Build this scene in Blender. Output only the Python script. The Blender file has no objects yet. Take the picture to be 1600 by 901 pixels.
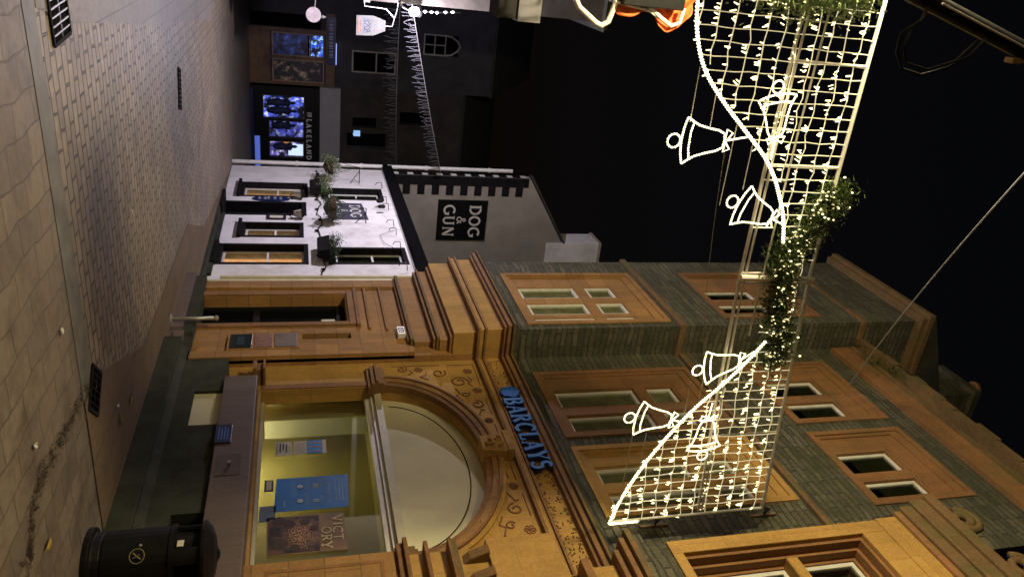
import bpy, math, random
from math import sin, cos, pi, radians, sqrt
from mathutils import Vector
random.seed(7)
sc = bpy.context.scene
col = sc.collection

# ------------------------------------------------------------------ camera, sky, light
CAM_H = 1.65
pitch, yaw, roll = radians(15.554), radians(25.346), radians(-0.36)
fwd = Vector((sin(yaw)*cos(pitch), cos(yaw)*cos(pitch), sin(pitch)))
rgt = Vector((cos(yaw), -sin(yaw), 0.0))
upv = rgt.cross(fwd)
r2 = rgt*cos(roll) + upv*sin(roll)
u2 = -rgt*sin(roll) + upv*cos(roll)
# the phone was turned on its side: image right is the world's up
from mathutils import Matrix
cx, cy, cz = u2, -r2, -fwd
cam = bpy.data.cameras.new('camera')
cam.sensor_width = 36.0
cam.lens = 1199.7/1600*36.0
cam.clip_start = 0.05; cam.clip_end = 500
camo = bpy.data.objects.new('camera', cam)
camo.matrix_world = Matrix(((cx.x, cy.x, cz.x, 0), (cx.y, cy.y, cz.y, 0), (cx.z, cy.z, cz.z, CAM_H), (0, 0, 0, 1)))
col.objects.link(camo)
sc.camera = camo

w = bpy.data.worlds.new('World'); sc.world = w; w.use_nodes = True
nt = w.node_tree; nt.nodes.clear()
sky = nt.nodes.new('ShaderNodeTexSky'); sky.sky_type = 'NISHITA'; sky.sun_disc = False
sky.sun_elevation = radians(-3.2); sky.sun_rotation = radians(200)
sky.air_density = 1.2; sky.dust_density = 0.5
bg = nt.nodes.new('ShaderNodeBackground'); bg.inputs['Strength'].default_value = 0.06
wo = nt.nodes.new('ShaderNodeOutputWorld')
nt.links.new(sky.outputs[0], bg.inputs[0]); nt.links.new(bg.outputs[0], wo.inputs[0])

sc.view_settings.view_transform = 'Standard'
sc.view_settings.look = 'None'
sc.view_settings.exposure = 0.0
sc.view_settings.gamma = 1.0
sc.cycles.use_denoising = True
sc.cycles.max_bounces = 6
sc.cycles.sample_clamp_indirect = 4.0

def lamp(name, kind, loc, energy, color, size=0.1, target=None, spot=None, blend=0.5):
    l = bpy.data.lights.new(name, kind); l.energy = energy; l.color = color
    if kind in ('POINT', 'SPOT'): l.shadow_soft_size = size
    o = bpy.data.objects.new(name, l); o.location = loc
    if target is not None:
        o.rotation_euler = (Vector(target)-Vector(loc)).to_track_quat('-Z', 'Y').to_euler()
    if spot: l.spot_size = radians(spot); l.spot_blend = blend
    col.objects.link(o); return o
WARM = (1.0, 0.83, 0.47)
lamp('assumed_lantern_light', 'POINT', (-1.0, 5.0, 5.85), 1250, WARM, 0.12)  # assumed lamp out of view, inferred from the warm light on the bank
lamp('assumed_bank_room_light', 'POINT', (6.35, 8.5, 0.86), 42, (1.0, 0.88, 0.56), 0.12)  # assumed unseen lamp, added to light the room behind the arched window
lamp('wall_lantern_light', 'POINT', (2.0, 16.6, 4.15), 860, (0.90, 0.82, 1.0), 0.07)

# ------------------------------------------------------------------ mesh helpers
class MB:
    def __init__(s): s.v = []; s.f = []
    def quad(s, a, b, c, d): n = len(s.v); s.v += [tuple(a), tuple(b), tuple(c), tuple(d)]; s.f.append((n, n+1, n+2, n+3)); return s
    def poly(s, pts): n = len(s.v); s.v += [tuple(p) for p in pts]; s.f.append(tuple(range(n, n+len(pts)))); return s
    def box(s, x0, x1, y0, y1, z0, z1):
        if x0 > x1: x0, x1 = x1, x0
        if y0 > y1: y0, y1 = y1, y0
        if z0 > z1: z0, z1 = z1, z0
        n = len(s.v)
        s.v += [(x0, y0, z0), (x1, y0, z0), (x1, y1, z0), (x0, y1, z0), (x0, y0, z1), (x1, y0, z1), (x1, y1, z1), (x0, y1, z1)]
        for f in ((0, 3, 2, 1), (4, 5, 6, 7), (0, 1, 5, 4), (1, 2, 6, 5), (2, 3, 7, 6), (3, 0, 4, 7)): s.f.append(tuple(n+i for i in f))
        return s
    def hexa(s, p):     # eight corners: bottom ring, top ring
        n = len(s.v); s.v += [tuple(q) for q in p]
        for f in ((0, 3, 2, 1), (4, 5, 6, 7), (0, 1, 5, 4), (1, 2, 6, 5), (2, 3, 7, 6), (3, 0, 4, 7)): s.f.append(tuple(n+i for i in f))
        return s
    def prism(s, pts, d):   # polygon pts (3d) swept by vector d
        n = len(s.v); k = len(pts); d = Vector(d)
        s.v += [tuple(p) for p in pts] + [tuple(Vector(p)+d) for p in pts]
        s.f.append(tuple(range(n, n+k))); s.f.append(tuple(range(n+2*k-1, n+k-1, -1)))
        for i in range(k): j = (i+1) % k; s.f.append((n+i, n+k+i, n+k+j, n+j))
        return s
    def tube(s, pts, r, n=6, closed=False, taper=None):
        pts = [Vector(p) for p in pts]; k = len(pts)
        if k < 2: return s
        base = len(s.v); prev = None
        for i, p in enumerate(pts):
            if closed: t = pts[(i+1) % k]-pts[i-1]
            else: t = pts[min(i+1, k-1)]-pts[max(i-1, 0)]
            if t.length < 1e-9: t = Vector((0, 0, 1))
            t.normalize()
            if prev is None: a = t.orthogonal().normalized()
            else:
                a = prev - t*prev.dot(t)
                a = a.normalized() if a.length > 1e-6 else t.orthogonal().normalized()
            prev = a; b = t.cross(a)
            rr = r if taper is None else r*(1+(taper-1)*i/(k-1))
            for j in range(n):
                q = 2*pi*j/n; s.v.append(tuple(p+a*(rr*cos(q))+b*(rr*sin(q))))
        for i in range(k if closed else k-1):
            i2 = (i+1) % k
            for j in range(n):
                j2 = (j+1) % n
                s.f.append((base+i*n+j, base+i*n+j2, base+i2*n+j2, base+i2*n+j))
        if not closed:
            s.f.append(tuple(base+j for j in reversed(range(n)))); s.f.append(tuple(base+(k-1)*n+j for j in range(n)))
        return s
    def bead(s, pts, r, step=0.022, n=7, closed=False):
        P = [Vector(p) for p in pts]
        if closed: P.append(P[0])
        out = [P[0]]; acc = 0
        for a, b in zip(P, P[1:]):
            L = (b-a).length; d = step/2-acc
            while d < L: out.append(a.lerp(b, d/L)); d += step/2
            acc = L-(d-step/2)
        k0 = len(s.v); s.tube(out, 1.0, n)
        for i, c in enumerate(out):
            rr = r*(1.0 if i % 2 else 0.5)
            for j in range(n):
                q = Vector(s.v[k0+i*n+j]); s.v[k0+i*n+j] = tuple(c+(q-c)*rr)
        return s
    def lathe(s, prof, c, n=20, axis='z'):   # prof: (r, h)
        base = len(s.v)
        for r, h in prof:
            for j in range(n):
                q = 2*pi*j/n
                if axis == 'z': s.v.append((c[0]+r*cos(q), c[1]+r*sin(q), c[2]+h))
                elif axis == 'y': s.v.append((c[0]+r*cos(q), c[1]+h, c[2]+r*sin(q)))
                else: s.v.append((c[0]+h, c[1]+r*cos(q), c[2]+r*sin(q)))
        for i in range(len(prof)-1):
            for j in range(n):
                j2 = (j+1) % n; s.f.append((base+i*n+j, base+i*n+j2, base+(i+1)*n+j2, base+(i+1)*n+j))
        s.f.append(tuple(base+j for j in reversed(range(n)))); s.f.append(tuple(base+(len(prof)-1)*n+j for j in range(n)))
        return s
    def wall(s, x0, x1, ys, zs, holes, axis='x'):
        """slab with rectangular holes; axis x: slab faces x and spans y,z; holes (a0,a1,z0,z1)"""
        A = sorted(set([ys[0], ys[1]]+[h[0] for h in holes]+[h[1] for h in holes]))
        A = [a for a in A if ys[0] <= a <= ys[1]]
        for i in range(len(A)-1):
            a0, a1 = A[i], A[i+1]; m = (a0+a1)/2
            hs = sorted((h[2], h[3]) for h in holes if h[0] < m < h[1])
            z = zs[0]
            for h0, h1 in hs+[(zs[1], zs[1])]:
                if h0 > z+1e-6:
                    if axis == 'x': s.box(x0, x1, a0, a1, z, h0)
                    else: s.box(a0, a1, x0, x1, z, h0)
                z = max(z, h1)
        return s

def parts(name, mbs, mat, parent, cap=100, rest=None):
    for m_ in mbs[:cap]: obj(name, m_, mat, parent)
    if mbs[cap:]:
        big = MB()
        for m_ in mbs[cap:]:
            n = len(big.v); big.v += m_.v; big.f += [tuple(i+n for i in f) for f in m_.f]
        obj(rest or name, big, mat, parent, kind='stuff')
OFF = {}
def finish(o, parent, off):
    col.objects.link(o)
    if parent is not None: o.parent = parent
    OFF[o.name] = off
    return o
def obj(name, mb, mat, parent=None, label=None, smooth=False, bevel=0.0, kind=None):
    me = bpy.data.meshes.new(name)
    if parent is not None: off = OFF[parent.name]
    else:
        xs = [p[0] for p in mb.v]; ys = [p[1] for p in mb.v]; zs = [p[2] for p in mb.v]
        off = Vector(((min(xs)+max(xs))/2, (min(ys)+max(ys))/2, min(zs)))
    me.from_pydata([(p[0]-off.x, p[1]-off.y, p[2]-off.z) for p in mb.v], [], mb.f)
    me.validate(); me.update()
    mats = mat if isinstance(mat, (list, tuple)) else [mat]
    for m in mats: me.materials.append(m)
    if smooth:
        for p in me.polygons: p.use_smooth = True
    o = bpy.data.objects.new(name, me)
    if parent is None: o.location = off
    finish(o, parent, off)
    if bevel:
        b = o.modifiers.new('bevel', 'BEVEL'); b.width = bevel; b.segments = 2; b.limit_method = 'ANGLE'
    if label: o['label'] = label
    if kind: o['kind'] = kind
    return o
def tag(o, label, cat, group=None):
    o['label'] = label; o['category'] = cat
    if group: o['group'] = group
    return o
def thing(name, label, cat, loc, group=None):
    o = bpy.data.objects.new(name, None); o.empty_display_size = 0.2; o.location = loc
    col.objects.link(o); OFF[o.name] = Vector(loc); return tag(o, label, cat, group)
def single(name, mb, mat, label, cat, group=None, **k):
    return tag(obj(name, mb, mat, **k), label, cat, group)
def copy_tree(o, loc=None, parent=None):
    c = o.copy(); col.objects.link(c)
    if parent is not None: c.parent = parent
    if loc is not None: c.location = loc
    OFF[c.name] = Vector(loc) if loc is not None else OFF.get(o.name)
    for ch in [x for x in bpy.data.objects if x.parent == o and x is not c]: copy_tree(ch, None, c)
    return c

# ------------------------------------------------------------------ materials
def new(name):
    m = bpy.data.materials.new(name); m.use_nodes = True; n = m.node_tree.nodes; n.clear()
    out = n.new('ShaderNodeOutputMaterial'); b = n.new('ShaderNodeBsdfPrincipled')
    m.node_tree.links.new(b.outputs[0], out.inputs[0]); return m, m.node_tree, b, out
def inp(nt, sock, val):
    if isinstance(val, bpy.types.NodeSocket): nt.links.new(val, sock)
    else: sock.default_value = val
def mth(nt, op, a, b=0.0, c=None):
    n = nt.nodes.new('ShaderNodeMath'); n.operation = op; inp(nt, n.inputs[0], a); inp(nt, n.inputs[1], b)
    if c is not None: inp(nt, n.inputs[2], c)
    return n.outputs[0]
def c4(c): return (c[0], c[1], c[2], 1.0)
def mix(nt, f, a, b, mode='MIX'):
    n = nt.nodes.new('ShaderNodeMix'); n.data_type = 'RGBA'; n.blend_type = mode
    inp(nt, n.inputs[0], f); inp(nt, n.inputs[6], c4(a) if isinstance(a, tuple) else a); inp(nt, n.inputs[7], c4(b) if isinstance(b, tuple) else b)
    return n.outputs[2]
def noise(nt, vec, scale, detail=4, rough=0.6):
    n = nt.nodes.new('ShaderNodeTexNoise'); inp(nt, n.inputs['Scale'], scale); n.inputs['Detail'].default_value = detail
    n.inputs['Roughness'].default_value = rough
    if vec is not None: nt.links.new(vec, n.inputs['Vector'])
    return n.outputs[0]
def ramp(nt, f, lo, hi):
    n = nt.nodes.new('ShaderNodeMapRange'); inp(nt, n.inputs[0], f); n.inputs[1].default_value = lo; n.inputs[2].default_value = hi
    return n.outputs[0]
def pos(nt):
    g = nt.nodes.new('ShaderNodeNewGeometry'); return g.outputs['Position']
def uvw(nt, mode):
    """wall: (x+y, z); ground: (x, y); groundy: (y, x)"""
    s = nt.nodes.new('ShaderNodeSeparateXYZ'); nt.links.new(pos(nt), s.inputs[0])
    c = nt.nodes.new('ShaderNodeCombineXYZ')
    if mode == 'wall': nt.links.new(mth(nt, 'ADD', s.outputs[0], s.outputs[1]), c.inputs[0]); nt.links.new(s.outputs[2], c.inputs[1])
    elif mode == 'ground': nt.links.new(s.outputs[0], c.inputs[0]); nt.links.new(s.outputs[1], c.inputs[1])
    else: nt.links.new(s.outputs[1], c.inputs[0]); nt.links.new(s.outputs[0], c.inputs[1])
    return c.outputs[0]
def bump(nt, b, h, strength=0.4, dist=0.02):
    n = nt.nodes.new('ShaderNodeBump'); n.inputs['Strength'].default_value = strength; n.inputs['Distance'].default_value = dist
    nt.links.new(h, n.inputs['Height']); nt.links.new(n.outputs[0], b.inputs['Normal'])
def plain(name, c, rough=0.6, var=0.15, scale=6.0, metal=0.0, bmp=0.0, spec=0.5, dirt=None):
    m, t, b, o = new(name); p = pos(t)
    nz = noise(t, p, scale, 5)
    d = tuple(x*(1-2*var) for x in c); e = tuple(min(1, x*(1+var)) for x in c)
    cc = mix(t, ramp(t, nz, 0.3, 0.7), d, e)
    if dirt: cc = mix(t, mth(t, 'MULTIPLY', ramp(t, noise(t, p, 1.7, 6, 0.7), 0.48, 0.72), 0.8), cc, dirt)
    t.links.new(cc, b.inputs['Base Color']); b.inputs['Roughness'].default_value = rough; b.inputs['Metallic'].default_value = metal
    b.inputs['Specular IOR Level'].default_value = spec
    if bmp: bump(t, b, noise(t, p, scale*8, 6), bmp, 0.01)
    return m
def masonry(name, mode, c1, c2, mortar, bw, rh, ms=0.01, stain=None, stain_amt=0.5, rough=0.85, distort=0.0, bstr=0.5, vdist=0.0, patch=None, smooth=0.1, off=0.5, dist=0.02, finev=0.25):
    m, t, b, o = new(name); v = uvw(t, mode); p = pos(t)
    if distort or vdist:
        nn = t.nodes.new('ShaderNodeTexNoise'); nn.inputs['Scale'].default_value = 2.2; nn.inputs['Detail'].default_value = 3
        t.links.new(p, nn.inputs['Vector'])
        sub = t.nodes.new('ShaderNodeVectorMath'); sub.operation = 'SUBTRACT'; t.links.new(nn.outputs[1], sub.inputs[0]); sub.inputs[1].default_value = (0.5, 0.5, 0.5)
        mu = t.nodes.new('ShaderNodeVectorMath'); mu.operation = 'MULTIPLY'; t.links.new(sub.outputs[0], mu.inputs[0]); mu.inputs[1].default_value = (distort, vdist or distort, 0)
        ad = t.nodes.new('ShaderNodeVectorMath'); ad.operation = 'ADD'; t.links.new(v, ad.inputs[0]); t.links.new(mu.outputs[0], ad.inputs[1]); v = ad.outputs[0]
    br = t.nodes.new('ShaderNodeTexBrick'); t.links.new(v, br.inputs['Vector'])
    br.inputs['Color1'].default_value = c4(c1); br.inputs['Color2'].default_value = c4(c2); br.inputs['Mortar'].default_value = c4(mortar)
    br.inputs['Scale'].default_value = 1.0; br.inputs['Brick Width'].default_value = bw; br.inputs['Row Height'].default_value = rh
    br.inputs['Mortar Size'].default_value = ms; br.inputs['Mortar Smooth'].default_value = smooth; br.offset = off
    fine = noise(t, p, 14.0, 6, 0.7)
    cc = mix(t, mth(t, 'MULTIPLY', ramp(t, fine, 0.3, 0.75), finev*2), br.outputs[0], tuple(x*0.45 for x in c1))
    big = noise(t, p, 0.9, 5, 0.65)
    cc = mix(t, mth(t, 'MULTIPLY', ramp(t, big, 0.35, 0.75), 0.45), cc, tuple(x*0.55 for x in c2))
    if mode == 'wall':
        mp = t.nodes.new('ShaderNodeMapping'); t.links.new(p, mp.inputs[0]); mp.inputs['Scale'].default_value = (5.5, 5.5, 0.55)
        cc = mix(t, mth(t, 'MULTIPLY', ramp(t, noise(t, mp.outputs[0], 1.0, 6, 0.7), 0.45, 0.75), 0.55), cc, tuple(x*0.32 for x in c2))
        cc = mix(t, mth(t, 'MULTIPLY', ramp(t, noise(t, p, 38.0, 3, 0.8), 0.5, 0.8), 0.5), cc, tuple(min(1, x*1.35) for x in c1))
    if stain: cc = mix(t, mth(t, 'MULTIPLY', ramp(t, noise(t, p, 2.1, 7, 0.72), 0.47, 0.68), stain_amt), cc, stain)
    t.links.new(cc, b.inputs['Base Color'])
    inp(t, b.inputs['Roughness'], mth(t, 'MULTIPLY_ADD', fine, 0.25, rough-0.12))
    h = mth(t, 'SUBTRACT', mth(t, 'MULTIPLY', fine, 0.45), br.outputs[1])
    bump(t, b, h, bstr, dist); return m
def emit(name, c, s, base=None, sc_=20.0, k=0.5):
    m, t, b, o = new(name); b.inputs['Base Color'].default_value = c4(base or c)
    b.inputs['Emission Color'].default_value = c4(c); b.inputs['Emission Strength'].default_value = s
    nz = noise(t, pos(t), sc_, 2); inp(t, b.inputs['Emission Strength'], mth(t, 'MAXIMUM', mth(t, 'MULTIPLY_ADD', nz, s*k, s*(1-k*0.5)), s*0.12))
    return m
def glow_panel(name, cols, s, scale=5.0, th=(0.4, 0.6), stretch=(1, 1, 1)):
    """lit display: two colours of light in blotches on a dark ground"""
    m, t, b, o = new(name)
    mp = t.nodes.new('ShaderNodeMapping'); t.links.new(pos(t), mp.inputs[0]); mp.inputs['Scale'].default_value = stretch
    a = ramp(t, noise(t, mp.outputs[0], scale, 3, 0.7), th[0], th[1]); c = ramp(t, noise(t, mp.outputs[0], scale*2.3, 2), 0.5, 0.62)
    cc = mix(t, c, cols[0], cols[1]); cc = mix(t, a, (0.002, 0.002, 0.006), cc)
    b.inputs['Base Color'].default_value = (0.02, 0.02, 0.03, 1); t.links.new(cc, b.inputs['Emission Color']); b.inputs['Emission Strength'].default_value = s
    return m
def glass(name, tint=(0.8, 0.82, 0.8), refl=0.12):
    m, t, b, o = new(name)
    tr = t.nodes.new('ShaderNodeBsdfTransparent'); tr.inputs[0].default_value = c4(tint)
    gl = t.nodes.new('ShaderNodeBsdfGlossy'); gl.inputs['Roughness'].default_value = 0.03
    wv = noise(t, pos(t), 3.0, 2); bp = t.nodes.new('ShaderNodeBump'); bp.inputs['Strength'].default_value = 0.05; t.links.new(wv, bp.inputs['Height']); t.links.new(bp.outputs[0], gl.inputs['Normal'])
    lw = t.nodes.new('ShaderNodeLayerWeight'); lw.inputs[0].default_value = 0.25
    ms = t.nodes.new('ShaderNodeMixShader'); inp(t, ms.inputs[0], mth(t, 'MULTIPLY_ADD', lw.outputs[0], 0.35, refl*0.5))
    t.links.new(tr.outputs[0], ms.inputs[1]); t.links.new(gl.outputs[0], ms.inputs[2]); t.links.new(ms.outputs[0], o.inputs[0]); return m

SAND = masonry('sandstone_ashlar', 'wall', (0.46, 0.25, 0.082), (0.31, 0.16, 0.052), (0.14, 0.07, 0.03), 0.72, 0.31, 0.005, stain=(0.22, 0.13, 0.05), stain_amt=0.35, bstr=0.4, finev=0.2, dist=0.012)
SANDY = masonry('sandstone_yellow', 'wall', (0.60, 0.355, 0.095), (0.47, 0.27, 0.07), (0.30, 0.15, 0.06), 0.9, 0.6, 0.003, stain=(0.27, 0.17, 0.05), stain_amt=0.5, bstr=0.4, finev=0.2, dist=0.012)
SANDR = masonry('sandstone_red', 'wall', (0.36, 0.175, 0.065), (0.24, 0.115, 0.045), (0.12, 0.06, 0.04), 0.85, 0.5, 0.003, stain=(0.12, 0.11, 0.04), stain_amt=0.55, bstr=0.4, finev=0.2, dist=0.012)
SANDM = masonry('sandstone_mossy', 'wall', (0.26, 0.145, 0.06), (0.16, 0.10, 0.045), (0.05, 0.04, 0.02), 0.6, 0.4, 0.004, stain=(0.08, 0.09, 0.025), stain_amt=0.85, bstr=0.4, finev=0.3)
SLATE = masonry('slate_rubble', 'wall', (0.20, 0.185, 0.125), (0.045, 0.048, 0.036), (0.010, 0.010, 0.008), 0.44, 0.085, 0.010, stain=(0.045, 0.052, 0.018), stain_amt=0.8, distort=0.05, vdist=0.12, bstr=1.0, dist=0.05, smooth=0.3, finev=0.35)
PLINTH = plain('grey_green_plinth', (0.045, 0.050, 0.036), 0.85, 0.25, 3, bmp=0.2, spec=0.15)
PINK = masonry('polished_granite', 'wall', (0.17, 0.125, 0.11), (0.145, 0.11, 0.10), (0.06, 0.045, 0.04), 1.25, 2.0, 0.004, bstr=0.05, rough=0.5, finev=0.1)
WHITE = plain('white_paint', (0.72, 0.72, 0.68), 0.45, 0.08, 9)
CREAMP = plain('cream_paint', (0.62, 0.58, 0.38), 0.5, 0.1, 4)
PALE = plain('pale_panel', (0.52, 0.52, 0.40), 0.6, 0.08, 1.2)
OLIVE = plain('olive_room_wall', (0.40, 0.36, 0.13), 0.8, 0.12, 0.8)
GLASS = glass('shop_glass', (0.85, 0.87, 0.8), 0.10)
GLASSD = glass('dark_window_glass', (0.5, 0.52, 0.45), 0.3)
BLIND = plain('net_blind', (0.50, 0.47, 0.34), 0.8, 0.2, 5)
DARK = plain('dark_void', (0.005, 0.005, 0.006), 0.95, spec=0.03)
BLACK = plain('black_gloss_paint', (0.006, 0.006, 0.007), 0.45, 0.3, 8, spec=0.25)
BLACKM = plain('black_matt', (0.011, 0.010, 0.011), 0.8, 0.3, 8, spec=0.12)
BROWN = plain('dark_timber', (0.018, 0.012, 0.012), 0.5, 0.3, 6)
STEEL = plain('galvanised_steel', (0.5, 0.5, 0.48), 0.4, 0.1, 10, metal=0.5)
ALU = plain('white_aluminium', (0.75, 0.72, 0.66), 0.4, 0.05, 10)
NAVY = plain('navy_paint', (0.01, 0.018, 0.10), 0.4, 0.1)
LBLUE = plain('pale_blue_letter', (0.10, 0.30, 0.85), 0.4, 0.08, 30)
MBLUE = plain('mid_blue_emblem', (0.02, 0.15, 0.62), 0.4, 0.2, 20)
PBLUE = plain('poster_blue', (0.01, 0.20, 0.72), 0.5, 0.15, 3)
PAPER = plain('paper', (0.62, 0.60, 0.50), 0.7, 0.06)
INK = plain('ink', (0.02, 0.02, 0.03), 0.6)
PBROWN = plain('poster_brown', (0.22, 0.13, 0.055), 0.5, 0.25, 3)
RENDER = plain('white_render', (0.82, 0.80, 0.79), 0.8, 0.06, 1.5, bmp=0.15, dirt=(0.50, 0.47, 0.44))
GRENDER = plain('grey_render', (0.30, 0.27, 0.225), 0.9, 0.14, 0.7, bmp=0.25, dirt=(0.21, 0.19, 0.16))
BEIGE = plain('beige_render', (0.45, 0.40, 0.33), 0.85, 0.1, 1.5, bmp=0.2)
SLATEROOF = masonry('roof_slates', 'wall', (0.06, 0.055, 0.05), (0.035, 0.035, 0.03), (0.01, 0.01, 0.01), 0.3, 0.16, 0.006, stain=(0.07, 0.07, 0.025), stain_amt=0.7)
DARKW = plain('dark_grey_facade', (0.045, 0.043, 0.05), 0.9, 0.2, 1.5, bmp=0.2)
DARKW2 = plain('dark_brown_facade', (0.05, 0.04, 0.035), 0.9, 0.25, 1.5, bmp=0.2)
FRAMED = plain('dim_window_frame', (0.32, 0.30, 0.28), 0.6)
SHOPB = plain('shopfront_brown', (0.14, 0.075, 0.04), 0.6, 0.2)
GREYW = plain('grey_white_band', (0.33, 0.33, 0.36), 0.8, 0.06)
ROPE = emit('rope_light', (1.0, 0.86, 0.50), 2.6, (0.9, 0.9, 0.8), 55.0, 3.6)
LED = emit('warm_led', (1.0, 0.82, 0.40), 3.4, (0.9, 0.9, 0.8))
NETW = emit('net_cord', (1.0, 0.86, 0.50), 0.55, (0.8, 0.78, 0.6))  # cords are no lamps: the glow stands for LED light falling on them
LAMPW = emit('cool_lamp_glass', (0.95, 0.92, 1.0), 22.0)
WARMWIN = glow_panel('warm_room', ((0.95, 0.38, 0.14), (1.0, 0.70, 0.46)), 1.8, 4.0, (0.12, 0.42), (1, 3, 0.6))
LEAFM = None
def leafmat(name, a, b):
    m, t, bs, o = new(name); n = noise(t, pos(t), 22.0, 2); c = mix(t, ramp(t, n, 0.35, 0.65), a, b)
    t.links.new(c, bs.inputs['Base Color']); bs.inputs['Roughness'].default_value = 0.55
    return m
LEAF = leafmat('dark_leaf', (0.012, 0.035, 0.012), (0.06, 0.11, 0.03))
LEAFL = leafmat('light_leaf', (0.05, 0.10, 0.03), (0.22, 0.26, 0.12))
GARL = leafmat('garland_leaf', (0.035, 0.07, 0.025), (0.22, 0.29, 0.11))
WICK = plain('wicker', (0.07, 0.04, 0.02), 0.9, 0.4, 40)

# ------------------------------------------------------------------ lettering made of strokes
def arc(cx, cy, rx, ry, a0, a1, n=10): return [(cx+rx*cos(radians(a0+(a1-a0)*i/n)), cy+ry*sin(radians(a0+(a1-a0)*i/n))) for i in range(n+1)]
K, T = 1.0, 0.45
def ser(x, y, w=0.22): return ([(x-w/2, y), (x+w/2, y)], T*0.8)
GL = {
 'B': (0.66, [([(0.14, 0), (0.14, 1)], K), (arc(0.30, 0.74, 0.24, 0.24, 90, -90), K*0.8), (arc(0.32, 0.25, 0.29, 0.23, 90, -90), K*0.9), ([(0.0, 0.98), (0.30, 0.98)], T), ([(0.14, 0.50), (0.32, 0.50)], T), ([(0, 0.02), (0.32, 0.02)], T)]),
 'A': (0.78, [([(0.10, 0), (0.38, 1)], T), ([(0.40, 1), (0.68, 0)], K), ([(0.2, 0.33), (0.56, 0.33)], T), ser(0.1, 0.02), ser(0.68, 0.02, .26)]),
 'R': (0.74, [([(0.14, 0), (0.14, 1)], K), (arc(0.32, 0.75, 0.25, 0.23, 90, -90), K*0.85), ([(0.0, 0.98), (0.32, 0.98)], T), ([(0.14, 0.51), (0.34, 0.51)], T), ([(0.34, 0.50), (0.66, 0.02)], K), ser(0.14, 0.02, .28)]),
 'C': (0.74, [(arc(0.44, 0.5, 0.38, 0.47, 50, 310, 16), K*0.85), ([(0.68, 0.98), (0.68, 0.74)], T)]),
 'L': (0.62, [([(0.16, 0), (0.16, 1)], K), ([(0.16, 0.03), (0.56, 0.03)], T), ([(0.57, 0.0), (0.57, 0.25)], T), ser(0.16, 0.98, .3)]),
 'Y': (0.72, [([(0.06, 1), (0.36, 0.45)], K), ([(0.66, 1), (0.38, 0.47)], T), ([(0.36, 0.46), (0.36, 0)], K), ser(0.07, 0.98), ser(0.66, 0.98), ser(0.36, 0.02, .28)]),
 'S': (0.58, [(arc(0.28, 0.745, 0.20, 0.225, 30, 270, 10)+arc(0.28, 0.27, 0.23, 0.25, 90, -150, 12)[1:], K*0.8)]),
 'D': (0.80, [([(0.14, 0), (0.14, 1)], K), (arc(0.32, 0.5, 0.40, 0.48, 90, -90, 14), K*0.9), ([(0, 0.98), (0.34, 0.98)], T), ([(0, 0.02), (0.34, 0.02)], T)]),
 'O': (0.84, [(arc(0.41, 0.5, 0.35, 0.47, 0, 360, 22), K*0.85)]),
 'G': (0.82, [(arc(0.44, 0.5, 0.38, 0.47, 50, 325, 16), K*0.85), ([(0.74, 0.42), (0.74, 0.12)], K), ser(0.72, 0.43, .3)]),
 'U': (0.80, [([(0.14, 1), (0.14, 0.35)]+arc(0.38, 0.30, 0.24, 0.27, 180, 360, 10)+[(0.62, 1)], K*0.8), ser(0.14, 0.98, .28), ser(0.62, 0.98, .24)]),
 'N': (0.82, [([(0.12, 0), (0.12, 1)], T), ([(0.12, 1), (0.68, 0)], K), ([(0.69, 0), (0.69, 1)], T), ser(0.12, 0.02), ser(0.7, 0.98)]),
 'K': (0.74, [([(0.14, 0), (0.14, 1)], K), ([(0.62, 1), (0.18, 0.5)], T), ([(0.26, 0.56), (0.66, 0)], K)]),
 'E': (0.62, [([(0.14, 0), (0.14, 1)], K), ([(0.14, 0.97), (0.54, 0.97)], T), ([(0.14, 0.5), (0.48, 0.5)], T), ([(0.14, 0.03), (0.56, 0.03)], T)]),
 'V': (0.74, [([(0.06, 1), (0.36, 0)], K), ([(0.36, 0), (0.66, 1)], T)]),
 'I': (0.28, [([(0.14, 0), (0.14, 1)], K)]),
 'T': (0.66, [([(0.33, 0), (0.33, 1)], K), ([(0.04, 0.97), (0.62, 0.97)], T)]),
 '&': (0.86, [([(0.78, 0.05), (0.34, 0.62)]+arc(0.40, 0.80, 0.14, 0.16, 210, -60, 8)+arc(0.32, 0.27, 0.24, 0.24, 110, 300, 9)+[(0.72, 0.5)], K*0.6)]),
 ' ': (0.5, []),
}
def ribbon(mb, pts, wd, fr, d0, d1):
    """flat bar following pts, in a plane frame (origin, right, up, normal)"""
    o, r, u, n = fr; P = [Vector((p[0], p[1])) for p in pts]; k = len(P)
    L, R = [], []
    for i in range(k):
        t = P[min(i+1, k-1)]-P[max(i-1, 0)]
        if t.length < 1e-9: t = Vector((1, 0))
        t.normalize(); s = Vector((-t.y, t.x))
        if 0 < i < k-1:
            a = (P[i]-P[i-1]); a.normalize(); q = Vector((-a.y, a.x)).dot(s); m = wd/2/max(q, 0.45)
        else: m = wd/2
        L.append(P[i]+s*m); R.append(P[i]-s*m)
    W = lambda p, d: tuple(o + r*p.x + u*p.y + n*d)
    for i in range(k-1):
        a, b, c, d = L[i], L[i+1], R[i+1], R[i]
        mb.quad(W(a, d1), W(d, d1), W(c, d1), W(b, d1))
        mb.quad(W(a, d0), W(a, d1), W(b, d1), W(b, d0)); mb.quad(W(d, d0), W(c, d0), W(c, d1), W(d, d1))
    mb.quad(W(L[0], d0), W(R[0], d0), W(R[0], d1), W(L[0], d1)); mb.quad(W(L[-1], d0), W(L[-1], d1), W(R[-1], d1), W(R[-1], d0))
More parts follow.
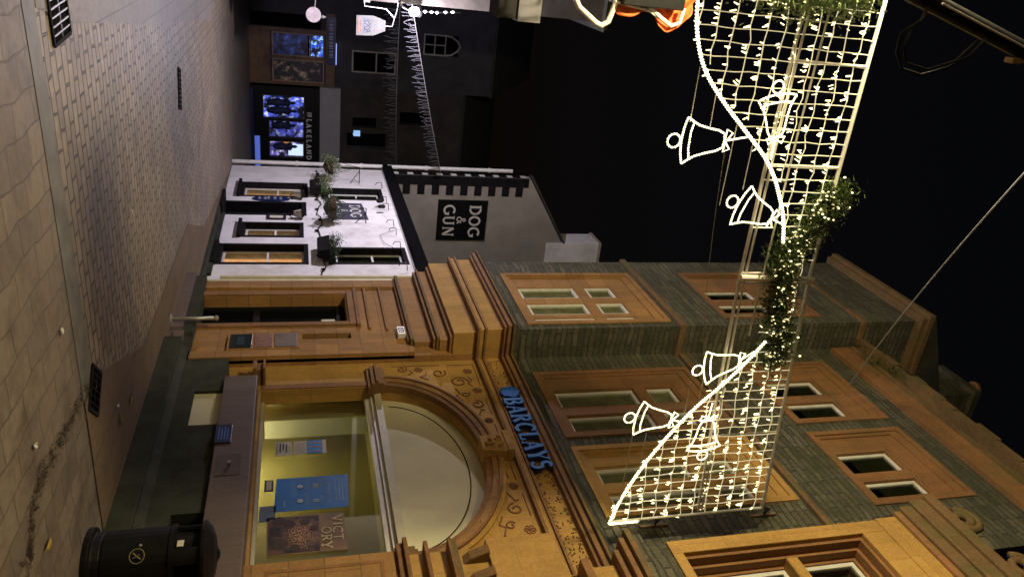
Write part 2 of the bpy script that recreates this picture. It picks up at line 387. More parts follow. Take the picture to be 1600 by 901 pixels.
def text(mb, s, o, r, u, n, h, width=None, stroke=0.15, depth=0.01, space=0.12, slant=0.0, thin=1.0):
    o, r, u, n = Vector(o), Vector(r), Vector(u), Vector(n)
    tot = sum(GL[c][0]+space for c in s)-space
    kx = h if width is None else width/tot
    x = 0
    for c in s:
        w_, st = GL[c]
        for j, (pts, k) in enumerate(st):
            kk = (k if thin == 1.0 else max(k, thin))
            q = [((x+p[0]+slant*p[1])*kx, p[1]*h) for p in pts]
            ribbon(mb, q, stroke*kk*h, (o, r, u, n), 0, depth+0.0006*j)
        x += w_+space
FX = dict(r=(0, -1, 0), u=(0, 0, 1), n=(-1, 0, 0))     # on a wall facing the street from the right
FY = dict(r=(1, 0, 0), u=(0, 0, 1), n=(0, -1, 0))      # on a wall facing the camera

def leaves(mb, pts, n, size, spread, hang=0.0):
    for i in range(n):
        c = Vector(random.choice(pts)) + Vector((random.gauss(0, spread), random.gauss(0, spread), random.gauss(0, spread)-abs(random.gauss(0, hang))))
        a = Vector((random.gauss(0, 1), random.gauss(0, 1), random.gauss(0, 1))).normalized(); b = a.orthogonal().normalized()
        s = size*random.uniform(0.6, 1.3)
        mb.quad(c-a*s, c+b*s*0.4+a*s*.1, c+a*s, c-b*s*0.4+a*s*.1)
    return mb

# ================================================================== SETTING: ground
G_BASE = plain('ground_dark', (0.03, 0.028, 0.026), 0.9)
SETT = masonry('street_setts', 'ground', (0.40, 0.33, 0.235), (0.25, 0.205, 0.15), (0.025, 0.018, 0.012), 0.27, 0.13, 0.013, stain=(0.09, 0.07, 0.045), stain_amt=0.6, rough=0.56, distort=0.10, bstr=0.9, dist=0.02, smooth=0.4)
SLAB = masonry('street_slabs', 'groundy', (0.25, 0.205, 0.165), (0.165, 0.135, 0.11), (0.095, 0.075, 0.06), 0.40, 0.24, 0.008, stain=(0.06, 0.042, 0.03), stain_amt=0.8, rough=0.6, distort=0.14, bstr=0.45, dist=0.012, smooth=0.35)
PAVE = masonry('pavement_slabs', 'groundy', (0.20, 0.135, 0.075), (0.16, 0.11, 0.065), (0.03, 0.022, 0.016), 1.05, 0.62, 0.007, stain=(0.06, 0.045, 0.025), stain_amt=0.5, rough=0.7, distort=0.03, bstr=0.4, dist=0.01)
PAVEL = masonry('pavement_left_flags', 'groundy', (0.24, 0.215, 0.18), (0.20, 0.18, 0.15), (0.07, 0.06, 0.045), 3.0, 0.26, 0.006, stain=(0.08, 0.07, 0.05), stain_amt=0.4, rough=0.6, bstr=0.3, dist=0.01)
KERB = plain('kerb_granite', (0.15, 0.145, 0.135), 0.6, 0.2, 5, bmp=0.2)
def sheet(name, pts, z, mat): return obj(name, MB().poly([(p[0], p[1], z) for p in pts]), mat, kind='structure')
sheet('ground', [(-60, -40), (60, -40), (60, 90), (-60, 90)], -0.012, G_BASE)
sheet('street_foreground', [(-1.2, -4), (5.2, -4), (5.2, 5.80), (2.9, 5.74), (1.1, 5.68), (-1.2, 5.55)], 0.0, SLAB)
sheet('street_crossing_band', [(-1.2, 5.55), (1.1, 5.68), (2.9, 5.74), (3.7, 5.76), (3.7, 6.06), (2.8, 6.05), (1.1, 5.93), (-1.2, 5.82)], 0.004, KERB)
sheet('street', [(0.3, 5.85), (3.0, 5.9), (3.7, 5.9), (4.6, 8.0), (4.6, 12.0), (5.4, 14.0), (6.2, 20.0), (8.5, 24.0), (8.5, 30.2), (-4, 30.2), (-4, 25.0), (1.95, 15.6), (1.35, 10.0), (0.95, 6.8)], 0.0, SETT)
bpy.data.objects['street'].location.z += 0.002
sheet('pavement_left', [(-1.2, 5.85), (0.75, 5.93), (0.95, 6.8), (1.35, 10.0), (1.92, 15.2), (2.1, 17.0), (1.6, 19.0), (-3, 22.0), (-3, 5.85)], 0.006, PAVEL)
sheet('pavement_right', [(3.7, 5.76), (5.3, 5.78), (5.3, 9.0), (5.3, 11.6), (6.3, 11.6), (6.3, 21.0), (6.15, 20.6), (5.35, 14.0), (4.55, 12.0), (4.5, 8.1), (3.75, 6.3)], 0.008, PAVE)

# ironwork set in the ground
def grate(name, cx_, cy_, w_, l_, ang, label, lightbars):
    t = thing(name, label, 'drain grate', (cx_, cy_, 0.006), 'iron drain covers in the street')
    o = Vector((cx_, cy_, 0.008)); a = radians(ang); ex = Vector((cos(a), sin(a), 0)); ey = Vector((-sin(a), cos(a), 0))
    m = MB()
    def bar(p, q, wd, h0, h1, mm):
        d = (q-p).normalized(); s = Vector((-d.y, d.x, 0))*wd/2
        mm.hexa([p-s+Vector((0, 0, h0)), q-s+Vector((0, 0, h0)), q+s+Vector((0, 0, h0)), p+s+Vector((0, 0, h0)), p-s+Vector((0, 0, h1)), q-s+Vector((0, 0, h1)), q+s+Vector((0, 0, h1)), p+s+Vector((0, 0, h1))])
    base = MB().quad(*(o+ex*sx*w_/2+ey*sy*l_/2 for sx, sy in ((-1, -1), (1, -1), (1, 1), (-1, 1))))
    obj('drain_pit', base, DARK, t)
    for s in (-1, 1):
        bar(o+ex*(-w_/2)+ey*(s*l_/2), o+ex*(w_/2)+ey*(s*l_/2), 0.03, 0, .012, m); bar(o+ex*(s*w_/2)-ey*(l_/2), o+ex*(s*w_/2)+ey*(l_/2), 0.03, 0, .0125, m)
    obj('grate_frame', m, BLACKM, t)
    m = MB(); n = int(w_/0.06)
    for i in range(1, n): p = o+ex*(-w_/2+w_*i/n); bar(p-ey*(l_/2-.02), p+ey*(l_/2-.02), 0.012, 0, .011, m)
    bar(o-ex*(w_/2), o+ex*(w_/2), .01, 0, .0095, m)
    obj('grate_bars', m, lightbars, t)
GRB = plain('worn_iron', (0.13, 0.13, 0.12), 0.45, 0.2, 12, metal=0.3)
grate('drain_grate', 0.84, 6.42, 0.36, 0.46, 4, 'pale worn slotted drain grate beside the left pavement in the foreground', GRB)
grate('drain_grate', 3.79, 6.07, 0.36, 0.30, -45, 'dark square drain grate beside the right pavement in front of the arched window', BLACKM)
grate('drain_grate', 2.5, 12.1, 0.56, 0.22, -18, 'long narrow rusty drain cover in the middle of the setts', plain('rusty_iron', (0.10, 0.04, 0.025), 0.8, 0.3, 20))
# fallen leaves and scraps
LEAFY = plain('yellow_leaf', (0.42, 0.30, 0.05), 0.6, 0.3, 30); SCRAP = plain('white_scrap', (0.7, 0.7, 0.66), 0.6)
bits = [(3.28, 4.62, SCRAP, 'white scrap of paper lying alone on the foreground slabs'), (2.9, 5.45, SCRAP, 'small white scrap near the crossing band'), (4.62, 7.22, LEAFY, 'yellow fallen leaf beside the grey plinth of the arched window'),
        (4.55, 6.75, LEAFY, 'smaller yellow fallen leaf on the brown pavement'), (4.03, 4.55, LEAFY, 'yellow fallen leaf close to the black litter bin'), (4.35, 6.7, SCRAP, 'pale scrap on the pavement between leaves and drain'), (2.95, 8.1, SCRAP, 'tiny white scrap in the middle of the setts')]
for i, (x, y, m_, lb) in enumerate(bits):
    a = random.uniform(0, 3); L_ = 0.055 if m_ is LEAFY else 0.035; c = Vector((x, y, 0.016)); d = Vector((cos(a), sin(a), 0)); e = Vector((-sin(a), cos(a), 0))
    mb = MB()
    ring = [c+d*L_*cos(q)*1.0+e*L_*0.55*sin(q)*(1.0-0.3*cos(q))+Vector((0, 0, 0.010*abs(sin(q)))) for q in [2*pi*k/10 for k in range(10)]]
    for k in range(10): mb.poly([c, ring[k], ring[(k+1) % 10]])
    if m_ is LEAFY: mb.tube([c-d*L_, c-d*L_*1.7], 0.003, 4)
    single('fallen_leaf' if m_ is LEAFY else 'paper_scrap', mb, m_, lb, 'leaf' if m_ is LEAFY else 'litter')

random.seed(77)
drift = [(3.75, 6.25), (3.6, 5.55), (3.62, 5.15), (3.55, 4.75), (3.62, 4.45), (3.85, 4.25), (3.98, 3.9), (4.2, 4.0)]
cl = []
for (a, b), (c, d) in zip(drift, drift[1:]):
    for k in range(26): f = random.random(); cl.append((a+(c-a)*f+random.gauss(0, .035), b+(d-b)*f+random.gauss(0, .035), .012))
mm = MB()
for p_ in cl:
    for _ in range(9):
        c = Vector(p_)+Vector((random.gauss(0, .022), random.gauss(0, .022), random.uniform(-.004, .006))); q = random.uniform(0, pi); a = Vector((cos(q), sin(q), random.uniform(-.4, .4)))*random.uniform(.004, .014); b = Vector((-sin(q), cos(q), random.uniform(-.3, .3)))*random.uniform(.003, .009)
        mm.quad(c-a, c+b, c+a, c-b)
tag(obj('leaf_litter', mm, leafmat('wet_litter', (0.02, 0.013, 0.008), (0.07, 0.05, 0.025)), kind='stuff'), 'dark wet leaf litter and moss in the slab joints near the bin', 'leaf litter')

# ================================================================== BANK BUILDING
bank = thing('bank_building', 'tall bank of orange sandstone and dark slate with a wide arched ground floor window', 'building', (5.6, 7.0, 0))
X0 = 5.40      # main facade
XW = 5.30      # ground floor of the left wing
XU = 4.93      # its upper floors
# ground-floor wall with the arch
AY, AZ, AA, AB = 6.99, 2.66, 1.49, 1.04
m = MB()
m.box(X0, 5.60, 8.48, 9.07, 0.0, 4.02); m.box(X0, 5.95, 4.75, 5.50, 0.0, 4.02); m.box(X0, 5.95, 5.5, 8.48, 0.0, 1.20)
N = 44
arcp = [(AY+AA*cos(pi*i/N), AZ+AB*sin(pi*i/N)) for i in range(N+1)]
for i in range(N):
    (ya, za), (yb, zb) = arcp[i], arcp[i+1]
    m.hexa([(X0, ya, za), (X0, yb, zb), (5.95, yb, zb), (5.95, ya, za), (X0, ya, 4.02), (X0, yb, 4.02), (5.95, yb, 4.02), (5.95, ya, 4.02)])
obj('wall', m, SANDY, bank)
# archivolt rings, each a stepped moulding
def ring(off0, off1, xf, mat, name='arch_moulding'):
    mm = MB()
    for i in range(N):
        def P(k, o_): q = pi*k/N; return (AY+(AA+o_)*cos(q), AZ+(AB+o_)*sin(q))
        a, b, c, d = P(i, off0), P(i+1, off0), P(i+1, off1), P(i, off1)
        mm.hexa([(xf, *a), (xf, *b), (5.46, *b), (5.46, *a), (xf, *d), (xf, *c), (5.46, *c), (5.46, *d)])
    obj(name, mm, mat, bank)
ring(-0.015, 0.05, 5.372, SANDR); ring(0.052, 0.12, 5.352, SAND); ring(0.122, 0.15, 5.327, SANDR); ring(0.152, 0.20, 5.362, SANDY)
# impost mouldings at the springing
for y0, y1 in ((8.40, 8.86), (4.98, 5.57)):
    mm = MB()
    for k, (z0, z1, xx) in enumerate(((2.50, 2.545, 5.35), (2.545, 2.60, 5.31), (2.60, 2.63, 5.275), (2.63, 2.70, 5.32), (2.70, 2.73, 5.35))): mm.box(xx, 5.47, y0+0.01*k, y1-0.01*k, z0, z1)
    obj('impost', mm, SANDR, bank)
obj('jamb', MB().box(5.385, 5.45, 8.50, 8.60, 1.2, 2.5), SANDR, bank)
# keystone
mm = MB(); mm.prism([(5.26, 6.86, 3.66), (5.26, 7.12, 3.66), (5.26, 7.18, 4.0), (5.26, 6.80, 4.0)], (0.18, 0, 0)); mm.box(5.235, 5.44, 6.80, 7.18, 3.94, 4.012)
mm.tube([(5.25, 7.05, 3.74), (5.235, 7.0, 3.80), (5.235, 6.93, 3.78), (5.235, 6.92, 3.72), (5.24, 6.97, 3.70), (5.24, 7.0, 3.74)], 0.018, 6)
mm.tube([(5.25, 6.9, 3.84), (5.235, 6.95, 3.9), (5.235, 7.05, 3.9), (5.24, 7.08, 3.85), (5.24, 7.02, 3.83)], 0.018, 6)
obj('keystone', mm, SANDY, bank, bevel=0.008)
# carved scrolls and flowers, on the spandrels, cut in relief
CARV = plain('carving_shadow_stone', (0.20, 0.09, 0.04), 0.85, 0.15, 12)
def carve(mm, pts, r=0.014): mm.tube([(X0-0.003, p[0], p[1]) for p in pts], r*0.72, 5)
mm = MB()
def flower(cy_, cz_, r):
    for k in range(6): q = k*pi/3; carve(mm, [(cy_+r*.45*cos(q), cz_+r*.45*sin(q)), (cy_+r*cos(q+.3), cz_+r*sin(q+.3)), (cy_+r*cos(q+.8), cz_+r*sin(q+.8)), (cy_+r*.45*cos(q+1.1), cz_+r*.45*sin(q+1.1))], 0.011)
    carve(mm, [(cy_+r*.25*cos(k*pi/3), cz_+r*.25*sin(k*pi/3)) for k in range(7)], 0.014)
def spiral(cy_, cz_, r, t0, turns, dirn=1):
    carve(mm, [(cy_+r*(1-0.7*i/26)*cos(t0+dirn*turns*2*pi*i/26), cz_+r*(1-0.7*i/26)*sin(t0+dirn*turns*2*pi*i/26)) for i in range(27)], 0.016)
for sgn in (1, -1):
    mm = MB()
    Y_ = lambda d: AY+sgn*d
    flower(Y_(0.62), 3.90, 0.05); flower(Y_(1.30), 3.90, 0.06); flower(Y_(1.78), 3.86, 0.06); flower(Y_(1.86), 3.2, 0.055)
    spiral(Y_(0.98), 3.83, 0.09, 0, 1.2, sgn); spiral(Y_(1.52), 3.70, 0.13, 2, 1.4, -sgn); spiral(Y_(1.76), 3.46, 0.10, 1, 1.2, sgn); spiral(Y_(1.22), 3.72, 0.06, 1, 1.1, sgn); spiral(Y_(1.88), 2.98, 0.07, 1, 1.2, sgn)
    carve(mm, [(Y_(0.28), 3.955), (Y_(0.52), 3.955)], 0.010); carve(mm, [(Y_(0.75), 3.965), (Y_(1.10), 3.965)], 0.010); carve(mm, [(Y_(1.42), 3.965), (Y_(1.95), 3.965), (Y_(1.95), 3.6)], 0.010); carve(mm, [(Y_(1.96), 3.5), (Y_(1.96), 2.85)], 0.010)
    carve(mm, [(Y_(0.3), 3.88), (Y_(0.48), 3.87)], 0.011); carve(mm, [(Y_(0.72), 3.80), (Y_(0.86), 3.86), (Y_(0.84), 3.9)], 0.012)
    carve(mm, [(Y_(1.08), 3.66), (Y_(1.2), 3.60), (Y_(1.24), 3.66), (Y_(1.36), 3.62)], 0.013); carve(mm, [(Y_(1.4), 3.86), (Y_(1.46), 3.82), (Y_(1.56), 3.88), (Y_(1.64), 3.84)], 0.012)
    carve(mm, [(Y_(1.6), 3.3), (Y_(1.68), 3.2), (Y_(1.72), 3.28), (Y_(1.8), 3.3)], 0.012); carve(mm, [(Y_(1.74), 3.05), (Y_(1.8), 3.12), (Y_(1.85), 3.08)], 0.012)
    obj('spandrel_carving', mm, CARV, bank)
# entablature over the arch: (z0, z1, x front, material, name)
def band(z0, z1, xm, mat, name, y0=4.78, y1=9.07, step=True, bev=0.0):
    """horizontal band along the main front that steps forward to the wing at its left end"""
    mm = MB(); d = X0-xm
    mm.box(xm, X0+0.05, y0, y1-d, z0, z1)
    if step: mm.box(XU-d, X0+0.05, y1-d, 11.50, z0, z1)
    obj(name, mm, mat, bank, bevel=bev)
band(4.02, 4.055, 5.33, SANDR, 'moulding'); band(4.055, 4.12, 5.36, SANDY, 'architrave')  # thin mouldings coloured dark red to draw shadow lines on yellow stone
band(4.12, 4.15, 5.33, SANDR, 'moulding'); band(4.15, 4.385, 5.385, SANDY, 'frieze')
band(4.385, 4.42, 5.31, SANDR, 'moulding'); band(4.42, 4.48, 5.26, SANDR, 'cornice', bev=0.01); band(4.48, 4.515, 5.21, SANDM, 'cornice', bev=0.01)
# weathered stone slope on the cornice
mm = MB()
for (ya, yb, xf, xb) in ((4.78, 8.90, 5.21, 5.36), (8.90, 11.5, 4.74, 4.89)):
    mm.hexa([(xf, ya, 4.515), (xf, yb, 4.515), (X0+.05, yb, 4.515), (X0+.05, ya, 4.515), (xb, ya, 4.62), (xb, yb, 4.62), (X0+.05, yb, 4.62), (X0+.05, ya, 4.62)])
obj('cornice_weathering', mm, SLATE, bank)
# lumpy carved frieze
mm = MB()
for i in range(520):
    y = random.uniform(4.85, 9.0); z = random.choice((random.gauss(4.19, .02), random.gauss(4.345, .02), random.uniform(4.16, 4.37)))
    if not 4.16 < z < 4.375: continue
    mm.lathe([(0.0, -0.014), (0.008, -0.008), (0.011, 0.0)], (5.384, y, z), 6, 'x')
obj('frieze_carving', mm, SANDR, bank)

# ---- the arched shop window: boards, glass and room behind
XG = 5.62
mm = MB(); mm.box(XG+1.2, XG+1.3, 4.9, 10.1, 0.3, 2.75); obj('room_back_wall', mm, OLIVE, bank)
mm = MB(); mm.box(XG+0.25, XG+0.27, 8.54, 9.065, 1.2, 2.56); mm.box(XG+.27, XG+.9, 9.04, 9.06, 1.2, 2.56); obj('white_screen_panel', mm, PALE, bank)
mm = MB(); mm.box(XG+0.35, XG+1.2, 4.9, 10.0, 0.2, 0.3); mm.box(XG+0.02, XG+1.3, 4.9, 10.0, 2.58, 2.72); mm.box(XG+0.4, XG+1.2, 9.95, 10.05, .3, 2.6); mm.box(XG+0.05, XG+1.2, 4.85, 4.95, .3, 2.6); obj('room_lining', mm, OLIVE, bank)
mm = MB(); mm.box(XG, XG+0.012, 5.45, 8.72, 1.20, 2.47); obj('shop_window_glass', mm, GLASS, bank)
# transom beam and frame
mm = MB(); mm.box(XG-0.05, XG+0.05, 5.30, 8.72, 2.47, 2.53); mm.box(XG-0.09, XG+0.04, 5.32, 8.70, 2.532, 2.575); obj('transom', mm, ALU, bank)
mm = MB(); mm.box(XG-0.15, XG+0.04, 5.34, 8.68, 2.578, 2.66); obj('transom', mm, CREAMP, bank)
mm = MB(); mm.box(XG-0.04, XG+0.03, 8.66, 8.73, 1.20, 2.47); mm.box(XG-0.04, XG+0.03, 5.44, 5.54, 1.2, 2.47); mm.box(XG-0.05, XG+0.03, 5.45, 8.73, 1.20, 1.235); obj('window_frame', mm, PALE, bank)
LUN = plain('lunette_board', (0.78, 0.75, 0.52), 0.8, 0.12, 0.6, spec=0.15)
mm = MB()
for i in range(N):
    (ya, za), (yb, zb) = arcp[i], arcp[i+1]
    f = 1.12; A = lambda y, z: (AY+(y-AY)*f, AZ+(z-AZ)*f)
    (ya, za), (yb, zb) = A(ya, za), A(yb, zb)
    mm.hexa([(XG, ya, 2.6), (XG, yb, 2.6), (XG+.03, yb, 2.6), (XG+.03, ya, 2.6), (XG, ya, za+.02), (XG, yb, zb+.02), (XG+.03, yb, zb+.02), (XG+.03, ya, za+.02)])
obj('lunette_board', mm, LUN, bank)
mm = MB(); mm.tube([(XG-0.004, AY+0.05+1.30*cos(q), 2.68+0.86*sin(q)) for q in [radians(5+170*i/30) for i in range(31)]], 0.007, 5); obj('lunette_shade_line', mm, BLACKM, bank)  # black arc drawn on the board for its curved line of shade
# blue stripe of the window vinyl on its right margin
VIN = plain('blue_grey_vinyl', (0.10, 0.14, 0.26), 0.5); PURP = plain('purple_vinyl', (0.10, 0.03, 0.09), 0.5)
obj('window_vinyl', MB().box(XG-0.006, XG-0.002, 5.56, 5.80, 1.24, 2.42), VIN, bank)
obj('window_vinyl', MB().box(XG-0.012, XG-0.008, 5.55, 5.63, 1.36, 1.56), PURP, bank)
obj('window_vinyl', MB().box(XG-0.012, XG-0.008, 5.55, 5.62, 1.60, 1.74), PAPER, bank)
obj('window_vinyl', MB().box(XG-0.012, XG-0.008, 6.37, 6.60, 1.25, 1.41), VIN, bank)
# ---- granite band, plinth steps
mm = MB(); mm.box(5.10, X0+.02, 4.0, 8.38, 0.80, 1.17); obj('granite_band', mm, PINK, bank, bevel=0.006)
obj('corbel_block', MB().box(5.14, 5.42, 8.60, 8.80, 1.10, 1.15).box(5.18, 5.42, 8.62, 8.78, 1.152, 1.22).box(5.13, 5.42, 8.59, 8.81, 1.222, 1.25), SANDR, bank, bevel=.006)
mm = MB(); mm.box(5.094, 5.10, 6.50, 6.84, 0.84, 1.08); obj('locker_door', mm, plain('granite_dark', (0.11, 0.08, 0.07), 0.5), bank)
mm = MB(); mm.lathe([(0.012, 0), (0.012, -0.02), (0.022, -0.03), (0.018, -0.045)], (5.094, 6.66, 0.97), 12, 'x'); obj('locker_knob', mm, STEEL, bank)
mm = MB(); mm.wall(5.16, X0+.3, (3.6, 8.9), (0.22, 0.80), [(7.48, 8.16, 0.48, 0.80), (5.2, 6.06, 0.5, 0.8)]); mm.box(5.19, 5.6, 8.9, 11.5, 0.0, 0.30); obj('plinth', mm, PLINTH, bank)
obj('plinth_recess', MB().box(5.30, 5.5, 5.15, 6.1, 0.45, 0.80), DARK, bank)
obj('plinth_panel', MB().box(5.20, 5.45, 7.46, 8.18, 0.46, 0.80), LUN, bank)
mm = MB(); mm.box(5.04, X0, 3.0, 9.3, 0.0, 0.215); mm.hexa([(5.10, 3.0, .215), (5.10, 9.2, .215), (5.3, 9.2, .215), (5.3, 3.0, .215), (5.155, 3.0, .30), (5.155, 9.2, .30), (5.3, 9.2, .30), (5.3, 3.0, .30)]); obj('plinth_step', mm, PLINTH, bank, bevel=0.008)
mm = MB(); mm.box(5.12, 5.2, 9.3, 9.6, 0.08, 0.2); mm.box(5.15, 5.28, 9.25, 11.52, 0.0, 0.16); obj('plinth_vent', mm, PINK, bank)

# ---- left wing, ground floor
mm = MB(); mm.wall(XW, 5.95, (9.07, 11.50), (0.28, 4.02), [(10.10, 10.95, 0.0, 2.34), (9.60, 9.76, 1.70, 2.36)]); obj('wing_wall', mm, SAND, bank)
obj('doorway', MB().box(5.50, 5.9, 10.0, 11.0, 0, 2.4), DARK, bank)  # solid black block stands for the unlit depth of the opening
mm = MB(); mm.box(5.46, 5.498, 10.12, 10.2, 0.05, 2.3); mm.box(5.46, 5.498, 10.84, 10.93, 0.05, 2.3); mm.box(5.47, 5.498, 10.2, 10.84, 2.2, 2.3); mm.box(5.47, 5.498, 10.2, 10.84, 1.0, 1.1); obj('entrance_door', mm, BLACKM, bank)
mm = MB(); mm.box(5.32, 5.46, 10.105, 10.945, 0.0, 0.12); obj('door_step', mm, PLINTH, bank)
obj('slot_recess', MB().box(5.42, 5.5, 9.55, 9.8, 1.65, 2.4), DARK, bank)
for (y0, y1, z0, z1, xx) in ((9.97, 10.07, 0.28, 2.36, 5.27), (10.98, 11.10, 0.28, 2.36, 5.27), (9.97, 11.10, 2.362, 2.46, 5.265), (9.93, 11.14, 2.462, 2.52, 5.245)):
    obj('door_surround', MB().box(xx, 5.35, y0, y1, z0, z1), SANDR, bank, bevel=0.006)
obj('door_notice', MB().box(5.31, 5.325, 10.105, 10.20, 1.97, 2.16), PAPER, bank)
# panel pilaster edges and hood over the door
obj('wing_pilaster', MB().box(5.24, 5.35, 9.07, 9.24, 0.30, 3.18), SAND, bank, bevel=0.006)
obj('wing_pilaster', MB().box(5.26, 5.35, 11.2, 11.45, 0.30, 3.18), SAND, bank, bevel=0.006)
for (z0, z1, xx, ya, yb, mt) in ((2.62, 2.66, 5.27, 9.85, 11.3, SANDR), (2.86, 2.90, 5.27, 9.8, 11.35, SANDR), (3.12, 3.15, 5.24, 9.38, 11.46, SANDR), (3.15, 3.20, 5.19, 9.33, 11.48, SANDM), (3.20, 3.45, 5.22, 9.30, 11.47, SAND), (3.45, 3.49, 5.13, 9.22, 11.49, SANDR), (3.49, 3.53, 5.08, 9.19, 11.49, SANDM),
                                 (3.53, 3.66, 5.12, 9.17, 11.48, SAND), (3.66, 3.70, 5.04, 9.11, 11.49, SANDR), (3.70, 4.02, 4.97, 9.08, 11.48, SANDY)):
    obj('door_hood', MB().box(xx, 5.32, ya, yb, z0, z1), mt, bank, bevel=0.007)
# ---- first and second floors: slate with stone surrounds
def window_group(xf, y0, y1, z0, z1, lights, tiers, mat, back=0.30, rec=0.14, hood=True, proud=0.02):
    """stone surround with mullions and transoms; every light is its own window with frame, pane and blind"""
    mm = MB(); holes = [(a, b, c, d) for (a, b) in lights for (c, d) in tiers]
    e = .075; mm.wall(xf-proud, xf+.02, (y0, y1), (z0, z1), [(y0+e, y1-e, z0+e, z1-e)])
    mm.wall(xf+.004, xf+.03, (y0+e, y1-e), (z0+e, z1-e), [(y0+e*1.7, y1-e*1.7, z0+e*1.7, z1-e*2.6)])
    mm.wall(xf+.024, xf+back, (y0+e*.5, y1-e*.5), (z0+e*.5, z1-e*.5), holes)
    for (a, b) in lights: mm.box(xf+.012, xf+.03, a-.035, b+.035, tiers[-1][1]+.03, tiers[-1][1]+.055)
    obj('window_surround', mm, mat, bank)
    for (a, b) in lights:
        for (c, d) in tiers:
            fx = xf+.024+rec*.8; f = 0.046
            fr = MB(); fr.wall(fx, fx+0.05, (a, b), (c, d), [(a+f, b-f, c+f, d-f)])
            wdw = obj('window', fr, WHITE, bank, bevel=0.004)
            obj('pane', MB().box(fx+.02, fx+.026, a+f, b-f, c+f, d-f), GLASS if z0 < 7 else GLASSD, wdw)
            obj('blind', MB().box(fx+.055, fx+.06, a, b, c+(d-c)*(0.0 if z0 < 7 else random.choice((.3, .6))), d), BLIND, wdw)
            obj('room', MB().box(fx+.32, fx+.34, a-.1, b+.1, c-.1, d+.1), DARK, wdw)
mainG = [(7.16, 8.66, 4.75, 7.10), (5.75, 6.97, 4.75, 7.10), (7.15, 8.68, 7.98, 9.45), (5.55, 6.95, 7.98, 9.42)]
mm = MB(); mm.wall(X0, 5.85, (4.75, 9.07), (4.60, 9.82), [(a+.02, b-.02, c+.02, d-.02) for (a, b, c, d) in mainG]); obj('upper_wall', mm, SLATE, bank)
window_group(X0, *mainG[0], [(7.84, 8.24), (7.26, 7.66)], [(4.93, 6.08), (6.26, 6.66)], SANDR, rec=0.06)
window_group(X0, *mainG[1], [(6.32, 6.62), (5.86, 6.16)], [(4.93, 6.08), (6.26, 6.66)], SANDY, rec=0.06)
window_group(X0, *mainG[2], [(7.84, 8.22), (7.28, 7.66)], [(8.14, 8.93)], SANDR, rec=0.05)
window_group(X0, *mainG[3], [(6.14, 6.52), (5.66, 5.98)], [(8.14, 8.90)], SANDR, rec=0.05)
band(7.14, 7.22, 5.355, SANDM, 'string_course', 5.0, 9.07, step=False, bev=0.01)
band(9.80, 10.12, 5.33, SANDR, 'eaves_band', 4.78, 9.05, step=False); band(10.12, 10.20, 5.30, SANDM, 'eaves_moulding', 4.78, 9.05, step=False)
mm = MB(); mm.box(5.38, 5.85, 3.0, 9.05, 10.2, 10.34); obj('eaves_course', mm, SLATE, bank)
mm = MB()
y = 2.6
while y < 8.95:
    l_ = min(random.uniform(.18, .55), 9.05-y); mm.box(5.22+random.uniform(-.03, .03), 5.45, y, y+l_-.004, 10.34, 10.45+random.uniform(-.03, .03)); y += l_
obj('gutter_stones', mm, SANDM, bank)
mm = MB(); mm.hexa([(5.24, 2.6, 10.46), (5.24, 9.05, 10.46), (8.6, 9.05, 10.46), (8.6, 2.6, 10.46), (5.26, 2.6, 10.5), (5.26, 9.05, 10.5), (8.6, 9.05, 12.6), (8.6, 2.6, 12.6)]); obj('roof', mm, SLATEROOF, bank)
obj('moss_and_weeds', leaves(MB(), [(5.3+random.uniform(-.1, .15), random.uniform(8.0, 9.0), 10.3+random.uniform(-.25, .3)) for _ in range(40)], 700, .03, .06), LEAF, bank)
# wing upper floors
mm = MB(); wg = [(9.20, 10.95, 4.78, 7.02), (9.28, 10.95, 7.96, 9.7)]
mm.wall(XU, 5.85, (9.07, 11.45), (4.60, 11.35), [(a+.02, b-.02, c+.02, d-.02) for (a, b, c, d) in wg]); obj('wing_upper_wall', mm, SLATE, bank)
window_group(XU, *wg[0], [(10.10, 10.48), (9.55, 9.92), (9.22, 9.44)], [(4.95, 5.88), (6.06, 6.51)], SAND, rec=0.02)
window_group(XU, *wg[1], [(9.98, 10.30), (9.50, 9.80)], [(8.1, 8.95)], SANDR, rec=0.03)
mm = MB(); mm.box(XU-0.05, X0, 8.99, 11.48, 7.08, 7.18); obj('string_course', mm, SANDM, bank, bevel=0.012)
mm = MB(); mm.box(XU-0.03, X0, 9.02, 11.46, 10.3, 10.38); obj('string_course', mm, SANDM, bank)
mm = MB(); mm.box(XU-0.12, 5.9, 8.93, 11.5, 11.35, 11.43); mm.box(XU-0.18, 5.9, 8.88, 11.5, 11.43, 11.54); obj('wing_eaves', mm, SANDM, bank, bevel=0.01)
mm = MB(); mm.hexa([(XU-.16, 8.9, 11.54), (XU-.16, 11.5, 11.54), (8.6, 11.5, 11.54), (8.6, 8.9, 11.54), (XU-.14, 8.92, 11.58), (XU-.14, 11.48, 11.58), (8.6, 11.4, 13.4), (8.6, 9.0, 13.4)]); obj('wing_roof', mm, SLATEROOF, bank)
mm = MB(); mm.box(5.6, 8.6, 9.05, 11.45, 4.6, 11.36); mm.box(5.9, 8.6, 4.75, 9.06, 4.6, 10.4); obj('back_range', mm, SLATE, bank)
# small iron vent hood and gable chimney seen over the roof
mm = MB(); mm.box(6.9, 7.7, 9.75, 10.6, 12.4, 14.0); mm.box(6.82, 7.78, 9.67, 10.68, 14.0, 14.14); c1_ = obj('chimney', mm, SLATE, bank)
obj('chimney_pot', MB().lathe([(0.13, 0), (0.12, 0.4), (0.15, 0.42), (0.14, 0.48)], (7.1, 10.2, 14.14), 14), SANDR, c1_)

